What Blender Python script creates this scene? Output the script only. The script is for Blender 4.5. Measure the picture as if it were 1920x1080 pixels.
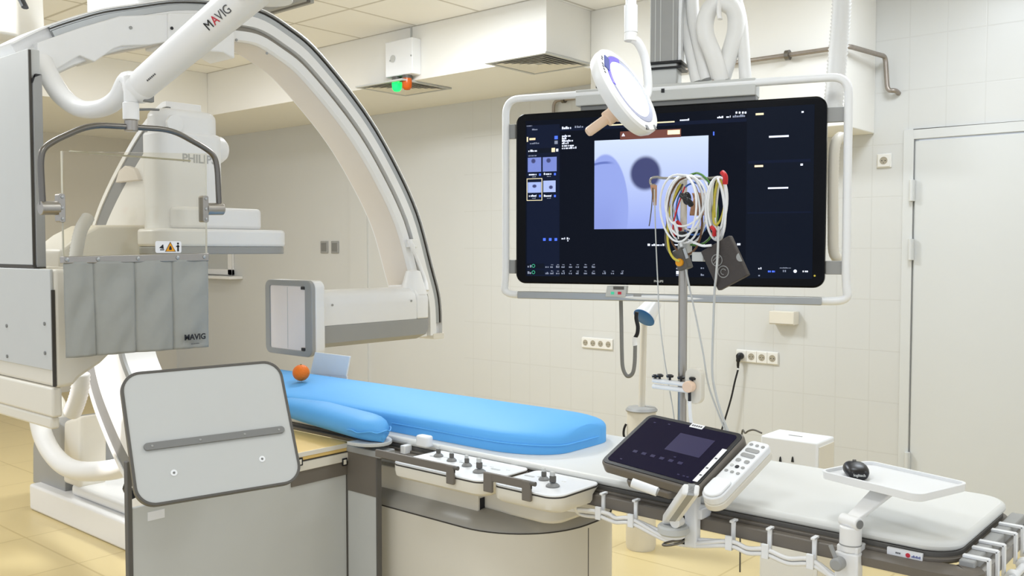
import bpy, bmesh, math, random
from mathutils import Vector, Matrix
random.seed(7)
for o in list(bpy.data.objects): bpy.data.objects.remove(o)
SC = bpy.context.scene
COL = SC.collection
PI = math.pi

# ------------------------------------------------------------------ camera
F, CAMH = 1730.0, 1.5
PITCH, YAW = math.atan(74/1730.0), math.radians(40.7)
cam_d = bpy.data.cameras.new('camera'); cam_d.sensor_width = 36.0; cam_d.lens = 36.0*F/1920.0
cam_d.clip_start = 0.05; cam_d.clip_end = 60
cam = bpy.data.objects.new('camera', cam_d); COL.objects.link(cam)
cam.location = (0, 0, CAMH); cam.rotation_euler = (PI/2-PITCH, 0, YAW)
SC.camera = cam

# ------------------------------------------------------------------ world + exposure
w = bpy.data.worlds.new('world'); SC.world = w; w.use_nodes = True
w.node_tree.nodes['Background'].inputs[0].default_value = (0.86, 0.92, 1.0, 1)
w.node_tree.nodes['Background'].inputs[1].default_value = 1.0
SC.view_settings.view_transform = 'Standard'
SC.view_settings.look = 'None'
SC.view_settings.gamma = 1.0
SC.view_settings.exposure = 0.0
SC.view_settings.use_curve_mapping = False

# ceiling luminaires: centre x, y, size x, size y, watts, colour
LUMS = [(-3.75, 3.45, 0.6, 0.6, 64, (.88, .94, 1.0)), (-1.3, 4.35, 0.6, 0.6, 22, (.80, .89, 1.0)),
        (-1.2, 2.35, 0.6, 0.6, 11, (.86, .93, 1.0)), (-3.9, 1.05, 0.6, 0.6, 24, (.88, .94, 1.0)),
        (-6.3, 3.45, 0.6, 0.6, 12, (.95, .96, 1.0)), (-1.2, .15, 0.6, 0.6, 12, (.86, .93, 1.0)),
        (-6.3, .45, 0.6, 0.6, 36, (.95, .96, 1.0)), (1.2, 2.9, 0.6, 0.6, 12, (.82, .91, 1.0))]
CEIL = 3.07
for (x, y, sx, sy, wt, c) in LUMS:
    L = bpy.data.lights.new('ceiling_panel_light', 'AREA'); L.shape = 'RECTANGLE'; L.size = sx-.06; L.size_y = sy-.06
    L.energy = wt; L.color = c
    lo = bpy.data.objects.new('ceiling_panel_light', L); COL.objects.link(lo); lo.location = (x, y, CEIL-.035)

# ------------------------------------------------------------------ picture -> world helpers
_c, _s, _cp, _sp = math.cos(YAW), math.sin(YAW), math.cos(PITCH), math.sin(PITCH)
_R = Vector((_c, _s, 0)); _FW = Vector((-_s*_cp, _c*_cp, -_sp)); _UP = Vector((-_s*_sp, _c*_sp, _cp)); _O = Vector((0, 0, CAMH))
def ray(px, py): return _R*((px-960)/F) + _FW + _UP*((540-py)/F)
def at(px, py, t): return _O + ray(px, py)*t
def onX(px, py, X): r = ray(px, py); return _O + r*(X/r.x)
def onY(px, py, Y): r = ray(px, py); return _O + r*(Y/r.y)
def onZ(px, py, Z): r = ray(px, py); return _O + r*((Z-CAMH)/r.z)

# ------------------------------------------------------------------ materials
def lin(c):
    return tuple((v/255/12.92 if v/255 <= .04045 else ((v/255+.055)/1.055)**2.4) for v in c)
def mat(name, rgb, rough=.4, metal=0.0, noise=.03, nscale=18, bump=0.0, bscale=120, spec=.5, emit=None, estr=0, coat=0, alpha=1, trans=0, ior=1.45):
    m = bpy.data.materials.new(name); m.use_nodes = True
    nt = m.node_tree; b = nt.nodes['Principled BSDF']
    col = lin(rgb)
    b.inputs['Roughness'].default_value = rough; b.inputs['Metallic'].default_value = metal
    b.inputs['Specular IOR Level'].default_value = spec
    b.inputs['Coat Weight'].default_value = coat
    b.inputs['IOR'].default_value = ior
    b.inputs['Transmission Weight'].default_value = trans
    b.inputs['Alpha'].default_value = alpha
    tc = nt.nodes.new('ShaderNodeTexCoord')
    if noise:
        n = nt.nodes.new('ShaderNodeTexNoise'); n.inputs['Scale'].default_value = nscale; n.inputs['Detail'].default_value = 3
        nt.links.new(tc.outputs['Object'], n.inputs['Vector'])
        mx = nt.nodes.new('ShaderNodeMix'); mx.data_type = 'RGBA'
        mx.inputs['A'].default_value = (*[max(0, v*(1-noise)) for v in col], 1)
        mx.inputs['B'].default_value = (*[min(1, v*(1+noise)) for v in col], 1)
        nt.links.new(n.outputs['Fac'], mx.inputs['Factor']); nt.links.new(mx.outputs['Result'], b.inputs['Base Color'])
    else:
        b.inputs['Base Color'].default_value = (*col, 1)
    if bump:
        n2 = nt.nodes.new('ShaderNodeTexNoise'); n2.inputs['Scale'].default_value = bscale; n2.inputs['Detail'].default_value = 2
        nt.links.new(tc.outputs['Object'], n2.inputs['Vector'])
        bp = nt.nodes.new('ShaderNodeBump'); bp.inputs['Strength'].default_value = bump; bp.inputs['Distance'].default_value = .01
        nt.links.new(n2.outputs['Fac'], bp.inputs['Height']); nt.links.new(bp.outputs['Normal'], b.inputs['Normal'])
    if emit:
        b.inputs['Emission Color'].default_value = (*lin(emit), 1); b.inputs['Emission Strength'].default_value = estr
    return m

def tile_mat(name, rgb, joint, sx, sy, gap, plane, rough=.35, off=(0, 0), noise=.03, jfac=1.0, nscale=2.5, bump=.15, xmin=None):
    """grid of sx x sy tiles in the world plane 'xy' or 'xz' or 'yz'"""
    m = bpy.data.materials.new(name); m.use_nodes = True; nt = m.node_tree; N = nt.nodes; b = N['Principled BSDF']
    b.inputs['Roughness'].default_value = rough
    g = N.new('ShaderNodeNewGeometry'); sp = N.new('ShaderNodeSeparateXYZ'); nt.links.new(g.outputs['Position'], sp.inputs[0])
    ax = {'xy': ('X', 'Y'), 'xz': ('X', 'Z'), 'yz': ('Y', 'Z')}[plane]
    fs = []
    for a, s, o in zip(ax, (sx, sy), off):
        ad = N.new('ShaderNodeMath'); ad.operation = 'ADD'; ad.inputs[1].default_value = -o+100*s; nt.links.new(sp.outputs[a], ad.inputs[0])
        md = N.new('ShaderNodeMath'); md.operation = 'PINGPONG'; md.inputs[1].default_value = s/2; nt.links.new(ad.outputs[0], md.inputs[0])
        lt = N.new('ShaderNodeMapRange'); lt.inputs[1].default_value = gap*.5; lt.inputs[2].default_value = gap*1.2
        lt.inputs[3].default_value = 1; lt.inputs[4].default_value = 0; nt.links.new(md.outputs[0], lt.inputs[0]); fs.append(lt)
    mxm = N.new('ShaderNodeMath'); mxm.operation = 'MAXIMUM'; nt.links.new(fs[0].outputs[0], mxm.inputs[0]); nt.links.new(fs[1].outputs[0], mxm.inputs[1])
    ml = N.new('ShaderNodeMath'); ml.operation = 'MULTIPLY'; ml.inputs[1].default_value = jfac; nt.links.new(mxm.outputs[0], ml.inputs[0])
    if xmin is not None:      # tiled only beyond this x, plain panels before it
        st = N.new('ShaderNodeMath'); st.operation = 'GREATER_THAN'; st.inputs[1].default_value = xmin; nt.links.new(sp.outputs['X'], st.inputs[0])
        m0 = N.new('ShaderNodeMath'); m0.operation = 'MULTIPLY'; nt.links.new(mxm.outputs[0], m0.inputs[0]); nt.links.new(st.outputs[0], m0.inputs[1]); mxm = m0
        nt.links.new(mxm.outputs[0], ml.inputs[0])
    n = N.new('ShaderNodeTexNoise'); n.inputs['Scale'].default_value = nscale; n.inputs['Detail'].default_value = 4; nt.links.new(g.outputs['Position'], n.inputs['Vector'])
    c = lin(rgb)
    m1 = N.new('ShaderNodeMix'); m1.data_type = 'RGBA'; m1.inputs['A'].default_value = (*[v*(1-noise) for v in c], 1); m1.inputs['B'].default_value = (*[min(1, v*(1+noise)) for v in c], 1)
    nt.links.new(n.outputs['Fac'], m1.inputs['Factor'])
    m2 = N.new('ShaderNodeMix'); m2.data_type = 'RGBA'; m2.inputs['B'].default_value = (*lin(joint), 1)
    nt.links.new(ml.outputs[0], m2.inputs['Factor']); nt.links.new(m1.outputs['Result'], m2.inputs['A']); nt.links.new(m2.outputs['Result'], b.inputs['Base Color'])
    if bump:
        bp = N.new('ShaderNodeBump'); bp.inputs['Strength'].default_value = bump; bp.inputs['Distance'].default_value = .003; bp.invert = True
        nt.links.new(mxm.outputs[0], bp.inputs['Height']); nt.links.new(bp.outputs['Normal'], b.inputs['Normal'])
    return m

M = dict(
    white=mat('white_plastic', (237, 236, 234), .32, noise=.015),
    cream=mat('cream_plastic', (226, 220, 206), .38, noise=.015),
    cleanwhite=mat('clean_white_enamel', (238, 239, 240), .3, noise=.01),
    lgrey=mat('light_grey_plastic', (196, 197, 194), .4, noise=.015),
    mgrey=mat('mid_grey_plastic', (158, 158, 156), .42, noise=.02),
    grey=mat('grey_plastic', (128, 128, 126), .45, noise=.02),
    dgrey=mat('dark_grey_trim', (92, 89, 84), .45, noise=.03),
    taupe=mat('taupe_rail', (112, 105, 96), .4, noise=.03),
    black=mat('black_plastic', (22, 22, 25), .35, noise=.05),
    blackgloss=mat('black_gloss_bezel', (6, 7, 12), .2, spec=.15, noise=0),
    seam=mat('seam_black', (70, 66, 60), .6, noise=0),
    steel=mat('brushed_steel', (168, 163, 156), .34, metal=.9, noise=.04, nscale=60),
    alu=mat('aluminium', (176, 178, 178), .36, metal=.75, noise=.03),
    darksteel=mat('dark_steel', (120, 116, 110), .3, metal=.85, noise=.04),
    blue=mat('blue_vinyl', (94, 175, 240), .6, noise=.03, nscale=6, bump=.05, bscale=30),
    blue2=mat('blue_vinyl_worn', (88, 166, 228), .6, noise=.06, nscale=14, bump=.08, bscale=30),
    pad=mat('white_pad_vinyl', (222, 222, 218), .45, noise=.015, nscale=5),
    apron=mat('grey_apron_fabric', (158, 159, 154), .75, noise=.05, nscale=30, bump=.25, bscale=22),
    orange=mat('orange_peel', (240, 118, 8), .42, noise=.1, nscale=20, bump=.35, bscale=260),
    stem=mat('orange_stem', (104, 96, 40), .7),
    bluecap=mat('blue_disc', (40, 112, 182), .4, noise=.04),
    screen=mat('screen_navy', (6, 9, 18), .22, spec=.08, noise=0, emit=(6, 10, 21), estr=1.0),
    panelnavy=mat('screen_slate', (10, 14, 24), .22, spec=.08, noise=0, emit=(10, 16, 28), estr=1.0),
    sidenavy=mat('screen_side', (10, 14, 24), .22, spec=.08, noise=0, emit=(14, 22, 44), estr=1.0),
    glyph=mat('screen_glyph', (200, 205, 220), .5, noise=0, emit=(205, 212, 232), estr=1.0),
    dimglyph=mat('screen_dim_glyph', (120, 125, 140), .5, noise=0, emit=(104, 112, 134), estr=1.0),
    greenglyph=mat('screen_green_glyph', (40, 140, 110), .5, noise=0, emit=(60, 168, 130), estr=1.0),
    blueglyph=mat('screen_blue_glyph', (60, 90, 220), .5, noise=0, emit=(66, 104, 232), estr=1.0),
    beigebar=mat('screen_beige_bar', (200, 190, 160), .5, noise=0, emit=(206, 194, 160), estr=1.0),
    rustbar=mat('screen_rust_bar', (80, 40, 30), .5, noise=0, emit=(92, 52, 44), estr=1.0),
    tansign=mat('screen_tan_button', (255, 225, 180), .5, noise=0, emit=(250, 214, 168), estr=1.0),
    tabscreen=mat('tablet_screen', (12, 11, 22), .12, spec=.08, noise=0, emit=(22, 19, 40), estr=1.0),
    tabdim=mat('tablet_dim', (40, 38, 58), .3, spec=.1, noise=0, emit=(42, 39, 64), estr=1.0),
    led=mat('lamp_lens', (240, 242, 255), .3, noise=0, emit=(250, 250, 255), estr=1.0),
    violet=mat('lamp_ring_violet', (60, 40, 190), .3, noise=0, emit=(88, 62, 235), estr=.9),
    lampring=mat('lamp_ring_slate', (120, 122, 150), .3, noise=.02),
    skintan=mat('handle_beige', (236, 206, 180), .5, noise=.02),
    diffuser=mat('luminaire_diffuser', (250, 250, 250), .5, noise=0, emit=(255, 253, 250), estr=2.2),
    green=mat('green_signal_lamp', (10, 200, 90), .25, noise=0, emit=(20, 235, 100), estr=1.6),
    amber=mat('amber_signal_lamp', (206, 92, 12), .25, noise=0),
    red=mat('red_plastic', (196, 30, 36), .4),
    yellow=mat('yellow_wire', (206, 190, 70), .45),
    greenw=mat('green_wire', (80, 130, 60), .45),
    brownw=mat('brown_wire', (110, 76, 50), .45),
    bluew=mat('blue_wire', (60, 110, 190), .45),
    warn=mat('warning_orange', (236, 160, 24), .5),
    sticker=mat('sticker_white', (236, 236, 238), .5, noise=0),
    ink=mat('ink_black', (34, 34, 38), .6, noise=0),
    inkgrey=mat('ink_grey', (176, 176, 174), .6, noise=0),
    inkdark=mat('ink_dark_grey', (90, 90, 92), .6, noise=0),
    inkred=mat('ink_red', (205, 48, 66), .6, noise=0),
    inkblue=mat('ink_blue', (70, 80, 150), .6, noise=0),
    wood=mat('pale_beech_board', (226, 192, 118), .4, noise=.06, nscale=9),
    leather=mat('dark_brown_pouch', (66, 60, 57), .62, noise=.06, bump=.15, bscale=80),
    socket=mat('socket_cream', (232, 230, 224), .4, noise=.01),
    sockhole=mat('socket_recess', (168, 160, 142), .5, noise=.01),
    tan=mat('tan_tape', (196, 150, 118), .6),
    copper=mat('old_copper_pipe', (156, 147, 138), .4, metal=.6, noise=.15, nscale=40),
    gasket=mat('arc_inner_beige', (222, 214, 204), .45, noise=.02),
    groove=mat('groove_shade_grey', (158, 152, 140), .5, noise=.02),
    hose=mat('white_hose', (232, 231, 228), .45, noise=.02),
    warmgrey=mat('warm_grey_plastic', (176, 171, 160), .32, noise=.02),
    detface=mat('detector_face_white', (243, 234, 230), .4, noise=.01),
    paint=mat('soffit_paint', (240, 238, 232), .7, noise=.012, nscale=3),
    doorpaint=mat('door_paint', (214, 215, 213), .4, noise=.012, nscale=3),
    floor=tile_mat('vinyl_floor', (214, 194, 142), (188, 166, 112), .6, .6, .006, 'xy', .33, (-4.4, 1.94), .035, .7),
    wall=tile_mat('wall_tiles', (212, 212, 209), (202, 201, 197), .2, .3, .0035, 'xz', .32, (-1.94, 0), .02, .6, xmin=-5.24),
    wallp=mat('wall_side_paint', (216, 211, 200), .6, noise=.02, nscale=2),
    ceil=tile_mat('ceiling_tiles', (250, 248, 244), (196, 190, 178), .6, .6, .012, 'xy', .8, (-5.4, 3.95), .015, .8),
)
# lead glass of the hanging shield
def glass_mat():
    m = bpy.data.materials.new('lead_glass'); m.use_nodes = True; nt = m.node_tree; b = nt.nodes['Principled BSDF']
    out = nt.nodes['Material Output']
    tr = nt.nodes.new('ShaderNodeBsdfTransparent'); tr.inputs[0].default_value = (.95, .93, .875, 1)
    gl = nt.nodes.new('ShaderNodeBsdfGlossy'); gl.inputs['Roughness'].default_value = .04; gl.inputs[0].default_value = (1, 1, 1, 1)
    fr = nt.nodes.new('ShaderNodeFresnel'); fr.inputs[0].default_value = 1.5
    mx = nt.nodes.new('ShaderNodeMixShader')
    nt.links.new(fr.outputs[0], mx.inputs[0]); nt.links.new(tr.outputs[0], mx.inputs[1]); nt.links.new(gl.outputs[0], mx.inputs[2])
    nt.links.new(mx.outputs[0], out.inputs[0])
    return m
M['glass'] = glass_mat()
M['glassedge'] = mat('lead_glass_edge', (216, 210, 186), .25, noise=.02)

def xray_mat():
    m = bpy.data.materials.new('xray_picture'); m.use_nodes = True; nt = m.node_tree; N = nt.nodes; b = N['Principled BSDF']
    tc = N.new('ShaderNodeTexCoord'); sp = N.new('ShaderNodeSeparateXYZ'); nt.links.new(tc.outputs['UV'], sp.inputs[0])
    def mathn(op, a, bb=None, clamp=False):
        n = N.new('ShaderNodeMath'); n.operation = op; n.use_clamp = clamp
        for i, v in enumerate((a, bb)):
            if v is None: continue
            if isinstance(v, (int, float)): n.inputs[i].default_value = v
            else: nt.links.new(v, n.inputs[i])
        return n.outputs[0]
    def ell(cx, cy, rx, ry):
        dx = mathn('DIVIDE', mathn('SUBTRACT', sp.outputs[0], cx), rx); dy = mathn('DIVIDE', mathn('SUBTRACT', sp.outputs[1], cy), ry)
        return mathn('SQRT', mathn('ADD', mathn('MULTIPLY', dx, dx), mathn('MULTIPLY', dy, dy)))
    def step(v, a, bb):
        n = N.new('ShaderNodeMapRange'); n.interpolation_type = 'SMOOTHSTEP'; n.inputs[1].default_value = a; n.inputs[2].default_value = bb
        n.inputs[3].default_value = 1; n.inputs[4].default_value = 0; nt.links.new(v, n.inputs[0]); return n.outputs[0]
    def mix(f, a, bb):
        n = N.new('ShaderNodeMix'); n.data_type = 'RGBA'; nt.links.new(f, n.inputs['Factor'])
        for k, v in (('A', a), ('B', bb)):
            if isinstance(v, tuple): n.inputs[k].default_value = (*lin(v), 1)
            else: nt.links.new(v, n.inputs[k])
        return n.outputs['Result']
    base = mix(sp.outputs[1], (152, 170, 242), (214, 229, 255))
    arm = step(ell(.1, .22, .21, .62), .97, 1.03)
    c = mix(arm, base, (146, 164, 234))
    edge = mathn('MULTIPLY', step(ell(.1, .5, .28, .26), .99, 1.02), mathn('SUBTRACT', 1.0, step(ell(.1, .48, .29, .26), .96, 1.0)), True)
    edge = mathn('MULTIPLY', edge, step(sp.outputs[0], .1, .2))
    c = mix(edge, c, (92, 112, 190))
    disc = step(ell(.46, .615, .155, .215), .72, 1.0)
    c = mix(disc, c, (40, 48, 104))
    low = mathn('MULTIPLY', step(sp.outputs[1], .0, .5), step(sp.outputs[0], .1, .32))
    c = mix(mathn('MULTIPLY', low, .35), c, (112, 126, 206))
    b.inputs['Base Color'].default_value = (.02, .02, .03, 1); b.inputs['Roughness'].default_value = .25
    nt.links.new(c, b.inputs['Emission Color']); b.inputs['Emission Strength'].default_value = 1.0
    return m
M['xray'] = xray_mat()
def thumb_mat(k):
    m = bpy.data.materials.new('thumbnail_picture'); m.use_nodes = True; nt = m.node_tree; N = nt.nodes; b = N['Principled BSDF']
    tc = N.new('ShaderNodeTexCoord'); mp = N.new('ShaderNodeMapping'); nt.links.new(tc.outputs['UV'], mp.inputs[0])
    cx, cy = [(.42, .76), (.42, .76), (.5, .62), (.62, .42)][k]
    mp.inputs['Location'].default_value = (-cx, -cy, 0)
    ln = N.new('ShaderNodeVectorMath'); ln.operation = 'LENGTH'; nt.links.new(mp.outputs[0], ln.inputs[0])
    mr = N.new('ShaderNodeMapRange'); mr.inputs[1].default_value = .12; mr.inputs[2].default_value = .19; nt.links.new(ln.outputs['Value'], mr.inputs[0])
    mx = N.new('ShaderNodeMix'); mx.data_type = 'RGBA'; nt.links.new(mr.outputs[0], mx.inputs['Factor'])
    mx.inputs['A'].default_value = (*lin((44, 52, 110)), 1); mx.inputs['B'].default_value = (*lin([(120, 138, 214), (120, 138, 214), (170, 190, 250), (178, 196, 246)][k]), 1)
    b.inputs['Base Color'].default_value = (.02, .02, .03, 1); nt.links.new(mx.outputs['Result'], b.inputs['Emission Color']); b.inputs['Emission Strength'].default_value = 1
    return m
for k in range(4): M['thumb%d' % k] = thumb_mat(k)

# ------------------------------------------------------------------ geometry helpers
M_OF = {}
def V(*a): return Vector(a)
def frame(o, x, y, z):
    m = Matrix.Identity(4)
    for i, v in enumerate((x, y, z)):
        for j in range(3): m[j][i] = v[j]
    for j in range(3): m[j][3] = o[j]
    return m
def catmull(pts, n=6, closed=False):
    P = [Vector(p) for p in pts]; out = []; L = len(P)
    rng = range(L) if closed else range(L-1)
    for i in rng:
        if closed: p0, p1, p2, p3 = P[i-1], P[i], P[(i+1) % L], P[(i+2) % L]
        else: p0, p1, p2, p3 = P[max(i-1, 0)], P[i], P[i+1], P[min(i+2, L-1)]
        for k in range(n):
            t = k/n
            out.append(.5*((2*p1)+(p2-p0)*t+(2*p0-5*p1+4*p2-p3)*t*t+(3*p1-p0-3*p2+p3)*t**3))
    if not closed: out.append(P[-1].copy())
    return out
def rrect(w, h, r, n=6, cx=0, cy=0):
    r4 = r if isinstance(r, (list, tuple)) else (r,)*4   # order: BR, TR, TL, BL
    out = []
    for (sx, sy, a0), rr in zip(((1, -1, -PI/2), (1, 1, 0), (-1, 1, PI/2), (-1, -1, PI)), r4):
        for k in range(n+1):
            a = a0+PI/2*k/n
            out.append((cx+sx*(w/2-rr)+rr*math.cos(a), cy+sy*(h/2-rr)+rr*math.sin(a)))
    return out

class MB:
    def __init__(self, T=None): self.bm = bmesh.new(); self.T = T or Matrix.Identity(4)
    def v(self, p): return self.bm.verts.new(self.T @ Vector(p))
    def face(self, vs):
        try: return self.bm.faces.new(vs)
        except ValueError: return None
    def box(self, x0, x1, y0, y1, z0, z1):
        q = [self.v((x, y, z)) for z in (z0, z1) for y in (y0, y1) for x in (x0, x1)]
        for f in ((0, 2, 3, 1), (4, 5, 7, 6), (0, 1, 5, 4), (2, 6, 7, 3), (0, 4, 6, 2), (1, 3, 7, 5)): self.face([q[i] for i in f])
        return self
    def cbox(self, c, s): return self.box(c[0]-s[0]/2, c[0]+s[0]/2, c[1]-s[1]/2, c[1]+s[1]/2, c[2]-s[2]/2, c[2]+s[2]/2)
    def prism(self, poly, z0, z1, A=None):
        """polygon in local xy (or frame A) between heights z0, z1"""
        A = A or Matrix.Identity(4)
        lo = [self.v(A @ Vector((x, y, z0))) for x, y in poly]; hi = [self.v(A @ Vector((x, y, z1))) for x, y in poly]
        n = len(poly); self.face(lo[::-1]); self.face(hi)
        for i in range(n): self.face([lo[i], lo[(i+1) % n], hi[(i+1) % n], hi[i]])
        return self
    def loft(self, rings, closed=False, cap=True):
        R = [[self.v(p) for p in r] for r in rings]; n = len(R[0]); m = len(R)
        for i in range(m if closed else m-1):
            a, b = R[i], R[(i+1) % m]
            for j in range(n): self.face([a[j], a[(j+1) % n], b[(j+1) % n], b[j]])
        if cap and not closed: self.face(R[0][::-1]); self.face(R[-1])
        return self
    def tube(self, pts, r, n=10, closed=False, sm=0, flat=1.0):
        P = catmull(pts, sm, closed) if sm else [Vector(p) for p in pts]
        L = len(P)
        rr = r if isinstance(r, (list, tuple)) else None
        t0 = (P[1]-P[0]).normalized(); ref = V(0, 0, 1) if abs(t0.z) < .9 else V(1, 0, 0)
        u = t0.cross(ref).normalized(); rings = []
        for i in range(L):
            if closed: t = P[(i+1) % L]-P[i-1]
            elif i == 0: t = P[1]-P[0]
            elif i == L-1: t = P[-1]-P[-2]
            else: t = P[i+1]-P[i-1]
            t.normalize(); u = (u-t*u.dot(t)).normalized(); v = t.cross(u)
            q = rr[min(int(i*len(rr)/L), len(rr)-1)] if rr else r
            rings.append([P[i]+u*math.cos(2*PI*k/n)*q+v*math.sin(2*PI*k/n)*q*flat for k in range(n)])
        return self.loft(rings, closed)
    def corr(self, pts, r, pitch=.012, dr=.12, n=12, sm=8):
        """corrugated hose"""
        P = catmull(pts, sm); d = [0]
        for a, b in zip(P, P[1:]): d.append(d[-1]+(b-a).length)
        N = int(d[-1]/pitch*2); Q = []; j = 0
        for k in range(N+1):
            s = d[-1]*k/N
            while j < len(d)-2 and d[j+1] < s: j += 1
            f = (s-d[j])/max(1e-9, d[j+1]-d[j]); Q.append(P[j].lerp(P[j+1], f))
        rs = [r*(1+(dr if k % 2 else -dr)*.5) for k in range(N+1)]
        t0 = (Q[1]-Q[0]).normalized(); u = t0.cross(V(0, 0, 1) if abs(t0.z) < .9 else V(1, 0, 0)).normalized(); rings = []
        for i in range(N+1):
            t = (Q[min(i+1, N)]-Q[max(i-1, 0)]).normalized(); u = (u-t*u.dot(t)).normalized(); v = t.cross(u)
            rings.append([Q[i]+u*math.cos(2*PI*k/n)*rs[i]+v*math.sin(2*PI*k/n)*rs[i] for k in range(n)])
        return self.loft(rings)
    def lathe(self, prof, o, axis=(0, 0, 1), n=32, cap=True):
        a = Vector(axis).normalized(); ref = V(1, 0, 0) if abs(a.x) < .9 else V(0, 1, 0)
        u = a.cross(ref).normalized(); v = a.cross(u); o = Vector(o)
        return self.loft([[o+a*h+(u*math.cos(2*PI*k/n)+v*math.sin(2*PI*k/n))*max(r, 1e-4) for k in range(n)] for r, h in prof], cap=cap)
    def cyl(self, p0, p1, r0, r1=None, n=24):
        p0, p1 = Vector(p0), Vector(p1); d = p1-p0
        return self.lathe([(r0, 0), (r1 if r1 is not None else r0, d.length)], p0, d, n)
    def ball(self, c, r, n=24, sz=1.0):
        return self.lathe([(r*math.sin(PI*k/14), -r*sz*math.cos(PI*k/14)) for k in range(15)], c, (0, 0, 1), n)
    def grid(self, f, nu, nv):
        Q = [[self.v(f(i/nu, j/nv)) for j in range(nv+1)] for i in range(nu+1)]
        for i in range(nu):
            for j in range(nv): self.face([Q[i][j], Q[i+1][j], Q[i+1][j+1], Q[i][j+1]])
        return self
    def build(self, name, m, parent=None, bevel=0, seg=3, angle=38, solid=0, smooth=True, subsurf=0, label=None, cat=None, group=None, kind=None):
        bm = self.bm
        bmesh.ops.remove_doubles(bm, verts=bm.verts, dist=1e-6)
        if not solid: bmesh.ops.recalc_face_normals(bm, faces=bm.faces)
        me = bpy.data.meshes.new(name); bm.to_mesh(me); bm.free()
        me.materials.append(M[m] if isinstance(m, str) else m)
        o = bpy.data.objects.new(name, me); COL.objects.link(o)
        if parent is None:
            xs = [v.co for v in me.vertices]
            org = V((min(p.x for p in xs)+max(p.x for p in xs))/2, (min(p.y for p in xs)+max(p.y for p in xs))/2, min(p.z for p in xs))
            me.transform(Matrix.Translation(-org)); o.location = org; M_OF[o] = Matrix.Translation(org)
        else:
            o.parent = parent; W = M_OF[parent]; me.transform(W.inverted()); M_OF[o] = W
        if smooth:
            me.shade_smooth(); me.set_sharp_from_angle(angle=math.radians(angle))
        if solid:
            s = o.modifiers.new('solid', 'SOLIDIFY'); s.thickness = solid; s.offset = 0
        if bevel:
            b = o.modifiers.new('bevel', 'BEVEL'); b.width = bevel; b.segments = seg; b.limit_method = 'ANGLE'; b.angle_limit = math.radians(40)
            b.use_clamp_overlap = True
        if subsurf:
            s = o.modifiers.new('sub', 'SUBSURF'); s.levels = subsurf; s.render_levels = subsurf
        tag(o, label, cat, group, kind)
        return o
def tag(o, label=None, cat=None, group=None, kind=None):
    if label: o['label'] = label
    if cat: o['category'] = cat
    if group: o['group'] = group
    if kind: o['kind'] = kind
    return o
def thing(name, label, cat, loc, group=None, rotm=None):
    o = bpy.data.objects.new(name, None); COL.objects.link(o); o.empty_display_size = .05
    W = Matrix.Translation(Vector(loc))
    if rotm: W = W @ rotm.to_4x4()
    o.matrix_world = W; o.location = W.translation; o.rotation_euler = W.to_euler()
    M_OF[o] = W
    return tag(o, label, cat, group)
def copy_tree(o, parent=None):
    c = o.copy(); COL.objects.link(c)
    if parent: c.parent = parent
    M_OF[c] = M_OF[o]
    for ch in list(o.children): copy_tree(ch, c)
    return c
def move(o, loc):
    M_OF[o] = Matrix.Translation(Vector(loc)); o.location = loc
def text(s, T, size, name, m, parent, bold=0.0, ax='CENTER'):
    """lettering: T maps local x (reading), y (up), z (out) to world"""
    cu = bpy.data.curves.new('txt', 'FONT'); cu.body = s; cu.size = size; cu.align_x = ax; cu.align_y = 'CENTER'; cu.extrude = .0004; cu.offset = bold; cu.resolution_u = 3
    t = bpy.data.objects.new('txt', cu); COL.objects.link(t)
    me = bpy.data.meshes.new_from_object(t); bpy.data.objects.remove(t); bpy.data.curves.remove(cu)
    me.name = name; me.transform(T); me.transform(M_OF[parent].inverted()); me.materials.clear(); me.materials.append(M[m])
    o = bpy.data.objects.new(name, me); COL.objects.link(o); o.parent = parent; M_OF[o] = M_OF[parent]
    return o
def uvquad(T, x0, x1, y0, y1, name, m, parent, z=0.0, th=.0008):
    """flat picture with UVs 0..1, T local frame (z out)"""
    b = MB(T); b.box(x0, x1, y0, y1, z, z+th)
    uv = b.bm.loops.layers.uv.new('UV'); Ti = T.inverted()
    for f in b.bm.faces:
        for l in f.loops:
            p = Ti @ l.vert.co; l[uv].uv = ((p.x-x0)/(x1-x0), (p.y-y0)/(y1-y0))
    return b.build(name, m, parent, smooth=False)
def struct(mb, name, m, **k):
    return mb.build(name, m, None, kind='structure', **k)

# ================================================================== THE ROOM
WY = 5.49; XL = -9.8; XR = 2.6; YF = -.9
struct(MB().box(XL-.1, XR, YF, WY+.1, -.08, 0), 'floor', 'floor', smooth=False)
struct(MB().box(XL-.1, XR, YF, WY+.1, CEIL, CEIL+.08), 'ceiling', 'ceil', smooth=False)
# back wall with the door opening
DX0, DX1, DZ = -1.707, -.72, 2.12
wb = MB(); wb.box(XL-.1, DX0-.055, WY, WY+.1, 0, CEIL); wb.box(DX1+.055, XR, WY, WY+.1, 0, CEIL); wb.box(DX0-.055, DX1+.055, WY, WY+.1, DZ+.055, CEIL)
struct(wb, 'wall_back', 'wall', smooth=False)
struct(MB().box(XL-.1, XL, YF, WY, 0, CEIL), 'wall_left', 'wallp', smooth=False)
struct(MB().box(-6.68, -6.44, WY-.018, WY, 0, 2.69), 'trim_1', 'wall', smooth=False)
# soffits boxed in under the ceiling
struct(MB().box(XL, -3.632, 4.55, WY, 2.69, CEIL), 'trim_2', 'paint', bevel=.004)
struct(MB().box(-3.632, -1.93, 5.02, WY, 2.17, CEIL), 'trim_3', 'paint', bevel=.006)
struct(MB().box(XL, -7.52, YF, 4.55, 2.69, CEIL), 'trim_4', 'paint', bevel=.004)
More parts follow.
